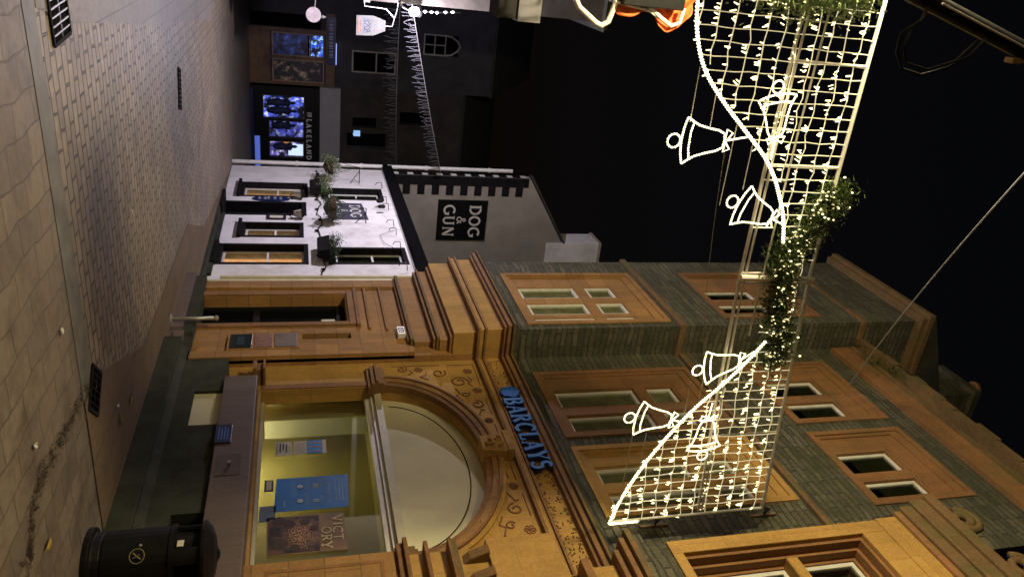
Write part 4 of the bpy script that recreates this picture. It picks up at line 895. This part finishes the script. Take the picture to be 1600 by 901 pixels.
# ================================================================== FAR SHOPS
YF = 30.0
far = thing('shop_building', 'dark end building with a brown shopfront, blue lit window and sash windows above', 'building', (4.0, YF, 0))
mm = MB(); mm.wall(YF, YF+.6, (1.2, 5.8), (0, 9.0), [(3.95, 4.78, 0.78, 2.62), (4.88, 5.70, 0.78, 2.62), (3.30, 3.78, 0.05, 2.5), (4.40, 5.20, 3.62, 5.26), (3.60, 4.38, 6.27, 7.62)], 'y'); obj('wall', mm, DARKW, far)
mm = MB(); mm.box(3.2, 5.8, YF-.04, YF-.002, 2.68, 3.0)
for a, b in ((3.80, 3.93), (4.79, 4.87), (5.71, 5.8)): mm.box(a, b, YF-.05, YF-.002, 0, 2.68)
mm.box(3.93, 5.71, YF-.04, YF-.002, 0.0, 0.72); obj('shopfront', mm, SHOPB, far)
mm = MB()
for (a, b) in ((3.95, 4.78), (4.88, 5.70)):
    mm.wall(YF-.03, YF+.05, (a, b), (.78, 2.62), [(a+.05, b-.05, .83, 2.10 if a < 4.5 else 2.57)] + ([(a+.05, b-.05, 2.15, 2.57)] if a < 4.5 else []), 'y')
obj('shop_window_frame', mm, plain('pinkish_frame', (0.30, 0.20, 0.17), .6), far)
obj('shop_display', MB().box(3.95, 4.78, YF+.2, YF+.22, .78, 2.05), glow_panel('blue_display', ((0.015, 0.03, 0.16), (0.05, 0.10, 0.45)), 0.6, 3.0, (.45, .75)), far)
obj('shop_display', MB().box(3.95, 4.78, YF+.2, YF+.22, 2.1, 2.6), glow_panel('blue_display_bright', ((0.02, 0.10, 0.9), (0.45, 0.8, 1.0)), 1.2, 4.5, (.42, .58)), far)
obj('shop_display', MB().box(4.88, 5.70, YF+.2, YF+.22, .78, 2.6), glow_panel('dim_display_goods', ((0.20, 0.14, 0.09), (0.6, 0.34, 0.22)), 0.30, 4.0, (.5, .7)), far)
mm = MB(); mm.wall(YF-.02, YF+.1, (4.40, 5.20), (3.62, 5.26), [(4.45, 5.15, 3.68, 4.50), (4.45, 5.15, 4.55, 5.21)], 'y'); obj('sash_window', mm, FRAMED, far)
mm = MB(); mm.wall(YF-.02, YF+.1, (3.60, 4.38), (6.27, 7.12), [(3.65, 4.33, 6.32, 7.09)], 'y'); mm.box(3.65, 4.33, YF, YF+.06, 6.68, 6.72); mm.box(3.97, 4.01, YF-.001, YF+.061, 6.32, 7.1)
mm.tube([(3.62, YF, 7.1), (3.66, YF, 7.35), (3.82, YF, 7.58), (3.99, YF, 7.68), (4.16, YF, 7.58), (4.32, YF, 7.35), (4.36, YF, 7.1)], .035, 6); obj('arched_window', mm, FRAMED, far)
mm = MB(); mm.box(3.6, 5.7, YF+.3, YF+.32, 3.5, 7.9); mm.box(3.2, 3.9, YF+.3, YF+.32, 0, 2.6); obj('dark_rooms', mm, DARK, far)
mm = MB(); mm.hexa([(1.0, YF-.1, 9.0), (5.85, YF-.1, 9.0), (5.85, YF+5, 9.0), (1.0, YF+5, 9.0), (1.0, YF-.08, 9.08), (5.85, YF-.08, 9.08), (5.85, YF+5, 12), (1.0, YF+5, 12)]); obj('roof', mm, SLATEROOF, far)
fs = thing('fascia_sign', 'long blue lit fascia sign with pale letters above the brown shop', 'sign', (4.2, YF-.1, 2.7))
obj('board', MB().box(3.30, 4.98, YF-.12, YF-.05, 2.74, 3.03), NAVY, fs)
mm = MB()
for k in range(13): mm.box(3.42+k*.105, 3.46+k*.105+.02*(k % 3), YF-.126, YF-.121, 2.80, 2.93)
obj('lettering', mm, plain('grey_letters', (0.3, 0.32, 0.45), .6), fs)
obj('light_strip', MB().box(4.2, 4.96, YF-.15, YF-.12, 3.035, 3.06), emit('blue_strip', (0.35, 0.45, 1.0), 1.2), fs)

lak = thing('outdoor_shop', 'dark shopfront with white raised letters and bright blue window displays beside the white pub', 'building', (7.5, YF, 0))
YL = YF-.3
mm = MB(); mm.wall(YL, YL+.6, (5.85, 11.0), (0, 2.46), [(6.15, 7.02, .42, 1.92), (7.08, 7.75, .62, 1.90), (7.85, 8.5, .62, 1.90), (8.6, 9.3, .45, 1.9)], 'y'); obj('shopfront', mm, BLACK, lak)
obj('white_band', MB().box(5.80, 11.0, YL+.05, YL+.6, 2.47, 3.22), GREYW, lak); obj('wall', MB().wall(YF, YF+.6, (5.8, 11.0), (3.23, 7.95), [(6.9, 7.3, 3.7, 4.6), (7.5, 8.1, 3.5, 5.0), (6.6, 7.1, 5.5, 6.6)], 'y'), DARKW2, lak)
obj('dark_rooms', MB().box(6.4, 9, YF+.4, YF+.42, 3.4, 6.8), DARK, lak)
DB = [((0.10, 0.15, 0.95), (0.75, 0.82, 1.0)), ((0.06, 0.07, 0.45), (0.35, 0.42, 0.95)), ((0.12, 0.10, 0.5), (0.8, 0.75, 1.0)), ((0.02, 0.03, 0.04), (0.10, 0.10, 0.2))]
for k, (a, b, c, d) in enumerate([(6.15, 7.02, .42, 1.92), (7.08, 7.75, .62, 1.90), (7.85, 8.5, .62, 1.90), (8.6, 9.3, .45, 1.9)]):
    obj('window_display', MB().box(a, b, YL+.25, YL+.27, c, d), glow_panel('shop_window_glow', DB[k], (1.0, 1.0, 1.1, 0.4)[k], 2.6+k*.4, (.42, .62), (1, 1, 1)), lak)
    fr = MB(); fr.wall(YL-.03, YL+.06, (a, b), (c, d), [(a+.035, b-.035, c+.035, d-.035)], 'y'); obj('window_frame', fr, DARKW, lak)
COAT = plain('coats', (0.02, 0.03, 0.12), .7, .3, 9)
for (x, z, hh) in ((6.45, .6, 1.0), (6.75, .55, 1.1), (7.3, .7, .9), (8.1, .75, .9)):     # clothes stands
    obj('clothes_display', MB().lathe([(.03, 0), (.10, .05), (.16, hh*.35), (.11, hh*.55), (.17, hh*.72), (.05, hh*.82), (.07, hh*.9), (.02, hh)], (x, YL+.15, z), 12), COAT, lak)
obj('lit_display', MB().box(8.02, 8.46, YL+.20, YL+.21, 1.32, 1.86), emit('white_blue_screen', (0.62, 0.78, 1.0), 1.0), lak)
obj('lit_display', MB().box(7.87, 8.1, YL+.20, YL+.21, 1.15, 1.38), emit('orange_screen', (1.0, 0.35, 0.15), .5), lak)
obj('low_lit_panel', MB().box(7.7, 8.9, YL-.02, YL+.02, 0.10, 0.30), emit('blue_floor_glow', (0.12, 0.2, 0.8), .5), lak)
obj('upper_lit_pane', MB().box(7.4, 7.62, YF-.02, YF+.3, 3.75, 4.0), emit('pale_blue_pane', (0.3, 0.55, 0.9), .9), lak)
mm = MB(); mm.hexa([(5.8, YF-.1, 7.95), (11, YF-.1, 7.95), (11, YF+5, 7.95), (5.8, YF+5, 7.95), (5.8, YF-.08, 8.03), (11, YF-.08, 8.03), (11, YF+5, 10.5), (5.8, YF+5, 10.5)]); obj('roof', mm, SLATEROOF, lak)
ls = thing('shop_letters', 'row of small white raised capital letters on the black outdoor shop fascia', 'sign', (7.9, YL-.02, 2.0))
mm = MB(); text(mm, 'LAKELAND', (6.98, YL, 1.99), h=0.17, width=1.56, space=0.32, stroke=.20, depth=.02, thin=.9, **FY); obj('lettering', mm, plain('white_letters', (0.8, .8, .85), .5), ls)
mm = MB()
for k in range(4): mm.box(6.74+.045*k, 6.76+.045*k, YL-.02, YL, 2.0+.03*(k % 2), 2.17)
obj('logo_bars', mm, plain('white_letters_b', (0.8, .8, .85), .5), ls)
aw = single('shop_base_board', MB().box(5.9, 9.2, YL-.25, YL-.05, 0.006, 0.12), NAVY, 'dark blue step running along the foot of the outdoor shop', 'step')

# ================================================================== LEFT SIDE OF THE STREET
lb = thing('corner_building', 'beige rendered building corner cut by the picture edge, lit by the bright lamp', 'building', (0.0, 20.0, 0))
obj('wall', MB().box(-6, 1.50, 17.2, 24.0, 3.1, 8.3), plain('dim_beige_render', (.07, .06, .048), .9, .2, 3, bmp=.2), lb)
obj('shopfront', MB().box(-6, 1.46, 17.25, 24.0, 0, 3.1), NAVY, lb); obj('fascia', MB().box(-6, 1.53, 17.15, 24.0, 3.0, 3.12), WHITE, lb)
obj('roof', MB().hexa([(-6, 17.0, 8.3), (1.7, 17.0, 8.3), (1.7, 24.2, 8.3), (-6, 24.2, 8.3), (-6, 17.05, 8.4), (1.66, 17.05, 8.4), (-1.5, 24.0, 11), (-6, 24.0, 11)]), SLATEROOF, lb)
nb = thing('near_left_building', 'grey building with a dark slate roof above the orange cloth at the left edge', 'building', (-3, 9.0, 0))
obj('wall', MB().box(-7, -1.15, -3, 14.0, 0, 6.6), BEIGE, nb)
obj('eaves', MB().box(-7, -0.95, -3, 14.1, 6.6, 6.72), BROWN, nb)

wl = thing('street_lamp', 'glaring cool white lamp on an arm at the corner of the beige building', 'lamp', (1.6, 17.05, 3.9))
obj('arm', MB().tube([(1.50, 17.3, 3.75), (1.56, 17.1, 3.80), (1.60, 17.0, 3.92)], .02, 8), STEEL, wl)
obj('lamp_glass', MB().lathe([(0.02, -.04), (.075, 0.0), (.10, .07), (.085, .15), (.03, .19)], (1.62, 16.98, 3.95), 14), LAMPW, wl, smooth=True)
obj('hood', MB().lathe([(0.04, .19), (.12, .17), (.09, .22), (.02, .25)], (1.62, 16.98, 3.95), 14), BLACK, wl)
mm = MB(); mm.tube([(1.60, 16.95, 4.2), (1.56, 16.6, 4.45), (1.50, 16.4, 4.9)], .01, 5); fl_ = thing('festoon_lights', 'short row of small white bulbs on a cable rising from the glaring lamp', 'lights', (1.55, 16.6, 4.2)); obj('cable', mm, BLACK, fl_)
for p_ in ((1.58, 16.8, 4.22), (1.57, 16.7, 4.34), (1.56, 16.6, 4.44), (1.53, 16.5, 4.60), (1.51, 16.45, 4.74)): obj('bulb', MB().lathe([(0.01, -.035), (.03, 0), (.02, .03), (.01, .04)], p_, 8), emit('white_bulb', (0.95, 0.92, 1), 1.6), fl_)

hs = thing('hanging_sign', 'white hanging board with faint coloured lettering on a bracket under the bright lamp', 'sign', (2.15, 18.5, 2.95))
obj('board', MB().prism([(1.95, 18.5, 2.95), (2.38, 18.5, 2.95), (2.36, 18.5, 3.33), (2.24, 18.5, 3.60), (2.02, 18.5, 3.60), (1.93, 18.5, 3.33)], (0, .03, 0)), plain('sign_white', (.17, .168, .16), .7), hs)
mm = MB(); mm.box(1.99, 2.32, 18.494, 18.499, 3.12, 3.14); mm.tube([(2.0+.3*i/12, 18.495, 3.17+.05*sin(i*1.3)) for i in range(13)], .008, 4); mm.tube([(2.02+.27*i/12, 18.495, 3.24+.03*sin(i*1.9)) for i in range(13)], .007, 4); mm.box(2.10, 2.16, 18.494, 18.499, 3.36, 3.39); obj('lettering', mm, plain('sign_ink', (.10, .13, .22), .6), hs)
mm = MB(); mm.box(1.98, 2.35, 18.494, 18.499, 2.98, 3.01); mm.box(2.06, 2.28, 18.494, 18.499, 3.045, 3.06); mm.box(2.04, 2.26, 18.494, 18.499, 3.42, 3.435); obj('lettering', mm, plain('sign_rust', (.35, .15, .10), .6), hs)
mm = MB(); mm.tube([(1.48, 18.5, 3.88), (1.75, 18.5, 3.85), (2.13, 18.5, 3.75), (2.13, 18.5, 3.6)], .014, 6); mm.tube([(1.48, 18.5, 3.1), (1.74, 18.5, 3.12), (1.76, 18.5, 3.6), (1.95, 18.5, 3.8)], .014, 6); obj('bracket', mm, STEEL, hs)
rs = thing('round_sign', 'plain round pinkish white sign on an arm in front of the brown shop', 'sign', (2.13, 19.5, 1.85))
obj('disc', MB().lathe([(.17, 0), (.175, .01), (.175, .03), (.17, .04)], (2.13, 19.5, 2.03), 24, 'y'), plain('disc_pinkish', (.55, .47, .50), .5), rs)
obj('arm', MB().tube([(1.5, 19.52, 2.1), (1.98, 19.52, 2.06)], .015, 6), STEEL, rs); obj('finial', MB().lathe([(.02, 0), (.045, .04), (.01, .12)], (2.16, 19.52, 2.2), 8), STEEL, rs)

# near the camera on the left: square projecting sign, hooked pipes, orange cloth, black box
ps = thing('box_sign', 'pale grey square box sign projecting at the left edge', 'sign', (0.45, 7.5, 3.6))
obj('case', MB().box(-0.1, 0.72, 7.5, 7.9, 3.69, 3.92), plain('sign_grey', (.20, .20, .23), .5), ps, bevel=.006)
obj('underside', MB().box(-0.1, 0.70, 7.52, 7.9, 3.50, 3.685), plain('sign_underside_shade', (.012, .012, .012), .8), ps)  # near-black colour carries the shade under the box
obj('fixing_bar', MB().tube([(-1.15, 7.7, 3.8), (-.1, 7.7, 3.8)], .02, 8), STEEL, ps)
pp = thing('bent_pipes', 'pale bent steel tubes and black cables hooked out beside the orange cloth', 'pipes', (0.4, 7.0, 4.0))
obj('tube_hook', MB().tube([(-1.15, 7.0, 3.9), (0.25, 7.0, 3.95), (.50, 7, 4.12), (.62, 7, 4.30), (.64, 7, 4.36), (.60, 7, 4.42), (.45, 7, 4.46), (-1.15, 7, 4.5)], .026, 10), ALU, pp, smooth=True)
obj('cables', MB().tube([(-1.15, 7.05, 3.7), (.3, 7.05, 3.85), (.40, 7.05, 4.1), (.36, 7.05, 4.3), (-1.15, 7.05, 4.35)], .014, 6).tube([(-1.15, 7.1, 3.8), (.35, 7.1, 3.95), (.30, 7.1, 4.2), (-1.15, 7.1, 4.3)], .012, 6), BLACKM, pp)
obj('straight_tube', MB().tube([(.42, 6.98, 4.45), (.47, 6.98, 4.8), (.53, 6.98, 4.92)], .014, 8), ALU, pp)
ORANGE = plain('orange_cloth', (0.85, 0.16, 0.03), .7, .2, 7)
oc = thing('orange_cloth', 'crumpled orange cloth tied round the steel tubes at the left edge', 'cloth', (.45, 7.0, 4.4))
mm = MB(); N2, M2 = 26, 7
path = [(.50, 4.47), (.56, 4.55), (.52, 4.66), (.47, 4.76), (.50, 4.85), (.60, 4.93), (.645, 5.02), (.62, 5.12), (.54, 5.18), (.44, 5.24), (.36, 5.26)]
def pint(t):
    t *= len(path)-1; i = min(int(t), len(path)-2); f = t-i; return path[i][0]*(1-f)+path[i+1][0]*f, path[i][1]*(1-f)+path[i+1][1]*f
gr_ = [[(pint(i/N2)[0]-.20*j/M2+.012*sin(i*1.7+j), 7.0+.10*j/M2+.02*sin(j*2+i*.8), pint(i/N2)[1]+.015*cos(i*1.1+j*1.5)) for j in range(M2+1)] for i in range(N2+1)]
for i in range(N2):
    for j in range(M2): mm.quad(gr_[i][j], gr_[i+1][j], gr_[i+1][j+1], gr_[i][j+1])
c_ = obj('fabric', mm, ORANGE, oc, smooth=True); wm = c_.modifiers.new('weld', 'WELD'); wm.merge_threshold = 1e-4; sb = c_.modifiers.new('soften', 'SUBSURF'); sb.levels = sb.render_levels = 1; sd = c_.modifiers.new('thick', 'SOLIDIFY'); sd.thickness = .008
obj('inner_tube', MB().tube([(.40, 6.98, 4.75), (.52, 6.97, 4.92), (.585, 6.97, 5.04), (.55, 6.97, 5.12), (.42, 6.97, 5.14)], .02, 8), ALU, oc)
bb = single('black_box', MB().box(-.5, .44, 6.9, 7.3, 4.50, 5.11), BLACK, 'flat black box hung beside the orange cloth at the left edge', 'box', bevel=.01)

# black lamp arm crossing the upper left corner with its loop of cable
pl = thing('cable_pole', 'thick black steel pole leaning across the picture corner with a hanging loop of cable', 'pole', (-1.1, 4.5, 1.3))
def on_pole(t, dy=0.0, dx=0.0): return (-.0+.30*t+dx, 4.5+dy, 5.35+1.1*t)
obj('pole_tube', MB().tube([(-1.12, 4.5, 1.3)]+[on_pole(t) for t in (-2, -1, 0, 1, 1.8)], .062, 18), BLACK, pl, smooth=True)
obj('lit_edge_line', MB().tube([on_pole(t, -.02, .060) for t in (-1, 0, 1, 1.8)], .005, 6), CREAMP, pl)  # cream line drawn along the pole for its lit lower edge
obj('cover_strip', MB().tube([on_pole(t, -.066, -.01) for t in (.3, .6, 1.0, 1.8)], .008, 6), STEEL, pl)
obj('cable_loop', MB().tube([(.27, 4.42, 6.1), (.38, 4.4, 6.0), (.47, 4.4, 5.85), (.53, 4.4, 5.66), (.50, 4.4, 5.50), (.40, 4.4, 5.42), (.28, 4.4, 5.41), (.19, 4.42, 5.55), (.1, 4.46, 5.6)], .011, 6).tube([(.28, 4.42, 6.04), (.42, 4.38, 5.88), (.49, 4.38, 5.68), (.46, 4.38, 5.50), (.36, 4.38, 5.44), (.22, 4.42, 5.50)], .009, 6), BLACKM, pl, smooth=True)
obj('end_clamp', MB().box(.37, .41, 4.44, 4.52, 6.42, 6.50).box(.38, .40, 4.46, 4.50, 6.50, 6.60), SANDR, pl, bevel=.008)

# ================================================================== LIGHT DISPLAY ACROSS THE STREET
YD = 5.40
disp = thing('christmas_light_display', 'glowing metal frame across the street with swag outline, light net and bell shapes', 'light display', (2.5, YD, 5.4))
def lerp(tab, x):
    for (a, b), (c, d) in zip(tab, tab[1:]):
        if x <= c: return b+(d-b)*max(0, (x-a))/(c-a)
    return tab[-1][1]
TOP = [(-.25, 6.02), (2.47, 6.08), (5.12, 6.33)]
BAR = [(-.25, 5.34), (1.64, 5.35), (2.92, 5.39), (5.08, 5.57)]
curL = [(-.25, 4.50), (0.0, 4.45), (.26, 4.44), (.52, 4.50), (.75, 4.62), (.97, 4.83), (1.17, 5.06), (1.36, 5.28), (1.52, 5.42), (1.68, 5.52), (1.9, 5.63), (2.14, 5.70)]
curR = [(3.10, 5.80), (3.25, 5.70), (3.40, 5.59), (3.56, 5.46), (3.76, 5.27), (3.97, 5.11), (4.25, 4.93), (4.54, 4.78), (4.85, 4.66), (5.14, 4.59)]
def smoothc(c, n=4):
    out = []
    P = [c[0]]+c+[c[-1]]
    for i in range(1, len(P)-2):
        for k in range(n):
            t = k/n; a = [0, 0]
            for d in (0, 1):
                p0, p1, p2, p3 = P[i-1][d], P[i][d], P[i+1][d], P[i+2][d]
                a[d] = .5*((2*p1)+(-p0+p2)*t+(2*p0-5*p1+4*p2-p3)*t*t+(-p0+3*p1-3*p2+p3)*t**3)
            out.append(tuple(a))
    return out+[c[-1]]
cL, cR = smoothc(curL), smoothc(curR)
def low(x):
    if x <= 2.14: return lerp(cL, x)
    if x >= 3.10: return lerp(cR, x)
    return 5.72
def V(x, z, dy=0.0): return (x, YD+dy, z)
mm = MB(); mm.tube([V(x, lerp(TOP, x)) for x in (-.25, 1.1, 2.47)], .017, 8); mm.tube([V(x, lerp(TOP, x)) for x in (2.49, 3.8, 5.12)], .017, 8)
mm.tube([V(5.12, 4.60), V(5.12, 6.33)], .014, 8); mm.tube([V(2.45, 5.36, -.03), V(2.47, 6.1, -.03)], .024, 8); mm.tube([V(2.52, 5.36), V(2.52, 6.1)], .014, 8)
obj('outer_frame', mm, ALU, disp)
mm = MB()
for dz, dy in ((0, 0), (.045, 0), (.022, .05)): mm.tube([V(x, lerp(BAR, x)+dz, dy) for x in (-.25, 1.1, 2.47, 3.8, 5.08)], .011, 6)
mm.tube([V(x, lerp(BAR, x)+.22) for x in (-.25, 1.1, 2.47, 3.05)], .009, 6)
x = -.1
while x < 3.1: mm.tube([V(x, lerp(BAR, x)), V(x, lerp(BAR, x)+.22)], .008, 5); x += .42
for x in (.62, 1.45, 2.1, 3.55, 4.15, 4.6): mm.tube([V(x, max(low(x), lerp(BAR, x))), V(x, lerp(TOP, x))], .010, 6)
obj('truss_bar', mm, ALU, disp)
for c_ in (cL, cR): obj('rope_light', MB().bead([V(p_[0], p_[1], -.02) for p_ in c_], .017, .026), ROPE, disp, smooth=True)
obj('rope_light', MB().tube([V(5.13, 4.6, -.02), V(5.13, 4.9, -.02)], .012, 6), ROPE, disp)
# net: cords and little hanging bulbs
random.seed(21)
net = MB(); led = []
def cord(p, q, sag=.006):
    a, b = Vector(p), Vector(q); n = max(2, int((b-a).length/.12)); net.tube([tuple(a.lerp(b, i/n)+Vector((random.uniform(-sag, sag), random.uniform(-.01, .01), random.uniform(-sag, sag)))) for i in range(n+1)], .0045, 4)
x = -.2
XS = []
while x < 5.1:
    if not 2.3 < x < 3.0: XS.append(x); cord(V(x, low(x)), V(x, lerp(TOP, x)))
    x += .104
for k in range(13):
    # horizontal cords follow the top rail
    seg = []
    for i in range(-3, 53):
        xx = i*.1; z = lerp(TOP, xx)-.11-.142*k
        ok = z > low(xx)+.01 and xx < 5.12 and xx > -.25
        if ok: seg.append((xx, z))
        if (not ok or i == 52) and seg:
            if len(seg) > 1: net.tube([V(a, b+random.uniform(-.014, .014), random.uniform(-.012, .012)) for a, b in seg], .0042, 4)
            for a, b in seg:
                if random.random() < .93:
                  for rep in range(random.choice((1, 2, 2, 3))):
                    a += random.uniform(-.045, .045); b += random.uniform(-.012, .006); d = Vector((random.gauss(0, .35), random.gauss(0, .3), -1)).normalized()*random.uniform(.022, .05)
                    p0 = Vector(V(a, b-.004)); led.append(MB().tube([p0, p0+d], random.uniform(.0045, .0082), 5, taper=.6))
            seg = []
obj('net_cord', net, NETW, disp); led.sort(key=lambda m_: m_.v[0][0]); parts('net_bulb', led[::-1], LED, disp, 100, 'net_bulbs')
# suspension wires behind the bells
for z0, xa, xb in ((4.56, .72, 1.13), (4.74, .90, 1.16), (4.98, 1.14, 1.80), (5.16, 1.3, 1.66), (5.24, 3.5, 3.74), (5.12, 3.5, 3.88), (4.64, 4.02, 4.9), (4.78, 4.05, 4.5)): obj('suspension_wire', MB().tube([V(xa, z0, -.03), V(xb, z0+.01, -.03)], .004, 4), ALU, disp)
for x in (.62, 1.1, 1.45): pass
def bell(top, clap, w, stem, idx):
    t = Vector((top[0], top[1])); c = Vector((clap[0], clap[1])); d = c-t; L_ = d.length; d.normalize(); s = Vector((-d.y, d.x))
    P = lambda a, b: V(*(t+s*(a*w)+d*(b*L_)), -.05)
    half = [(.0, .02), (.16, .04), (.24, .16), (.29, .36), (.36, .56), (.46, .70), (.54, .79)]
    body = [P(a, b) for a, b in half]+[P(a, b) for a, b in ((.3, .84), (0, .86), (-.3, .84))]+[P(-a, b) for a, b in reversed(half)]
    b_ = obj('bell', MB().bead(body, .0095), ROPE, disp, smooth=True)
    obj('band', MB().bead([P(-.44, .66), P(-.2, .70), P(.2, .70), P(.44, .66)], .0085), ROPE, b_)
    obj('clapper', MB().bead([P(.16*cos(q), 1.0+.16*w/L_*sin(q)) for q in [2*pi*k/14 for k in range(14)]], .009, closed=True), ROPE, b_)
    obj('bow', MB().tube([P(.0, .02), P(.20, -.10), P(.26, .02), P(.04, .0), P(-.18, -.12), P(-.26, .0), P(0, .02)], .0065, 6), ROPE, b_)
    obj('stem', MB().tube([P(0, 0), V(stem[0], stem[1], -.03)], .007, 6), ROPE, b_)
bell((1.26, 4.90), (1.28, 4.455), .34, (1.22, 5.13), 1)
bell((1.90, 5.50), (1.76, 5.09), .33, (1.96, 5.64), 2)
bell((3.28, 5.56), (3.37, 5.145), .33, (3.20, 5.70), 3)
bell((3.90, 5.0), (3.85, 4.565), .34, (3.95, 5.14), 4)
bell((1.22, 5.34), (.82, 5.25), .31, (1.40, 5.36), 5)
bell((3.92, 5.38), (4.34, 5.42), .33, (3.75, 5.40), 6)
# garlands
def garland(path, wd, n, label, seed, lights):
    random.seed(seed); pts = []
    for (a, b), (c, d) in zip(path, path[1:]):
        for k in range(10): pts.append(V(a+(c-a)*k/10, b+(d-b)*k/10, -.02))
    t = thing('garland', label, 'garland', V(*path[len(path)//2]), 'evergreen garlands on the light display')
    obj('greenery', leaves(MB(), pts, n, .025, wd), GARL, t)
    obj('stem', MB().tube(pts, .012, 5), LEAF, t)
    lm = []
    for i in range(lights):
        p_ = Vector(random.choice(pts))+Vector((random.gauss(0, wd), -abs(random.gauss(.03, .04)), random.gauss(0, wd)))
        lm.append(MB().lathe([(0.003, -.010), (.0085, 0), (.006, .010), (.002, .014)], p_, 6))
    parts('fairy_bulb', lm, LED, t, 100, 'fairy_bulbs')
garland([(1.66, 6.10), (1.76, 6.03), (1.92, 5.94), (2.12, 5.84), (2.3, 5.72), (2.45, 5.78), (2.7, 5.80), (2.9, 5.86), (3.05, 5.92), (3.2, 5.93), (3.34, 5.90)], .064, 15000, 'evergreen swag with small warm bulbs wound over the middle of the light frame', 31, 110)
garland([(-.3, 4.7), (-.05, 4.66), (0.1, 5.0), (.16, 5.3), (0.06, 5.5), (.14, 5.75), (-.2, 5.8)], .085, 8000, 'evergreen swag cut by the left edge at the end of the light frame', 32, 24)
# wall brackets and the chains holding the end of the display
for (z, lb_) in ((5.22, 'lower rusty wall bracket holding the end of the light display'), (6.52, 'upper wall bracket with a chain to the corner of the light display')):
    t = thing('wall_bracket', lb_, 'bracket', (5.38, 5.56, z-.15), 'brackets on the slate wall')
    obj('plate', MB().box(5.365, 5.398, 5.545, 5.575, z-.17, z+.15), plain('rusty_plate', (.20, .13, .08), .7, .3, 20), t, bevel=.003)
    obj('eye', MB().tube([(5.36, 5.56, z), (5.30, 5.54, z), (5.28, 5.54, z+.03), (5.26, 5.54, z), (5.30, 5.54, z-.02)], .014, 6), BROWN, t)
    mm = MB()
    for k in range(7): f = k/7; c = Vector((5.27, 5.53, z)).lerp(Vector((5.13, 5.41, z-.04 if z < 6 else z-.2)), f+.07); mm.tube([c+Vector((.014*cos(q), .0, .018*sin(q))) if k % 2 else c+Vector((0, .014*cos(q), .018*sin(q))) for q in [2*pi*i/8 for i in range(8)]], .004, 4, closed=True)
    obj('chain', mm, BROWN, t)

# overhead cables and icicle strings
def cable(name, pts, r, mat, label, cat='cable'): return single(name, MB().tube(pts, r, 5), mat, label, cat)
def cat3(a, b, n, sag): a, b = Vector(a), Vector(b); return [a.lerp(b, i/n)-Vector((0, 0, sag*4*(i/n)*(1-i/n))) for i in range(n+1)]
cable('overhead_wire', cat3((0.40, 4.6, 7.6), (5.38, 7.98, 9.42), 20, .12), .009, STEEL, 'thin pale wire rising across the black sky to the top of the bank')
cable('overhead_wire', cat3((1.32, 5.5, 5.0), (5.36, 8.72, 7.4), 14, .05), .0035, STEEL, 'very thin wire passing in front of the slate wall behind the bells')
def icicles(name, a, b, sag, label, seed, hl=(.12, .3), arch=None):
    random.seed(seed); t = thing(name, label, 'string lights', a, 'unlit icicle strings at the far end'); pts = cat3(a, b, 46, sag); st = []
    obj('cable', MB().tube(pts, .010, 5), STEEL, t)
    for p_ in pts[1:]:
        for q in range(2):
            c = Vector(p_)+Vector((random.uniform(-.05, .05), 0, 0)); l = random.uniform(*hl); st.append(MB().tube([c, c+Vector((random.uniform(-.02, .02), 0, -l*.5)), c+Vector((random.uniform(-.05, .05), 0, -l))], .007, 3))
    parts('icicle_strand', st, plain('icicle_white', (.13, .13, .15), .7), t)
icicles('icicle_lights', (6.05, 20.3, 5.45), (1.5, 18.0, 4.10), .02, 'upper string of small white icicle strands running down from the gable corner', 41)
icicles('icicle_lights', (8.2, 27.0, 5.1), (1.5, 22.0, 4.35), .06, 'lower string of small white icicle strands in front of the dark far building', 42, (.15, .45))

# assumed street lantern on the left wall, unseen housing added over the warm lamp
sl = thing('assumed_street_lantern', 'assumed warm street lantern, added out of view on the near left wall', 'lantern', (-1.0, 5.0, 5.9))
obj('bracket', MB().tube([(-1.15, 5.0, 6.3), (-1.0, 5.0, 6.35), (-1.0, 5.0, 6.25)], .02, 8), BLACK, sl)
obj('hood', MB().lathe([(.02, .36), (.16, .24), (.18, .22), (.16, .22)], (-1.0, 5.0, 5.92), 14), BLACK, sl)
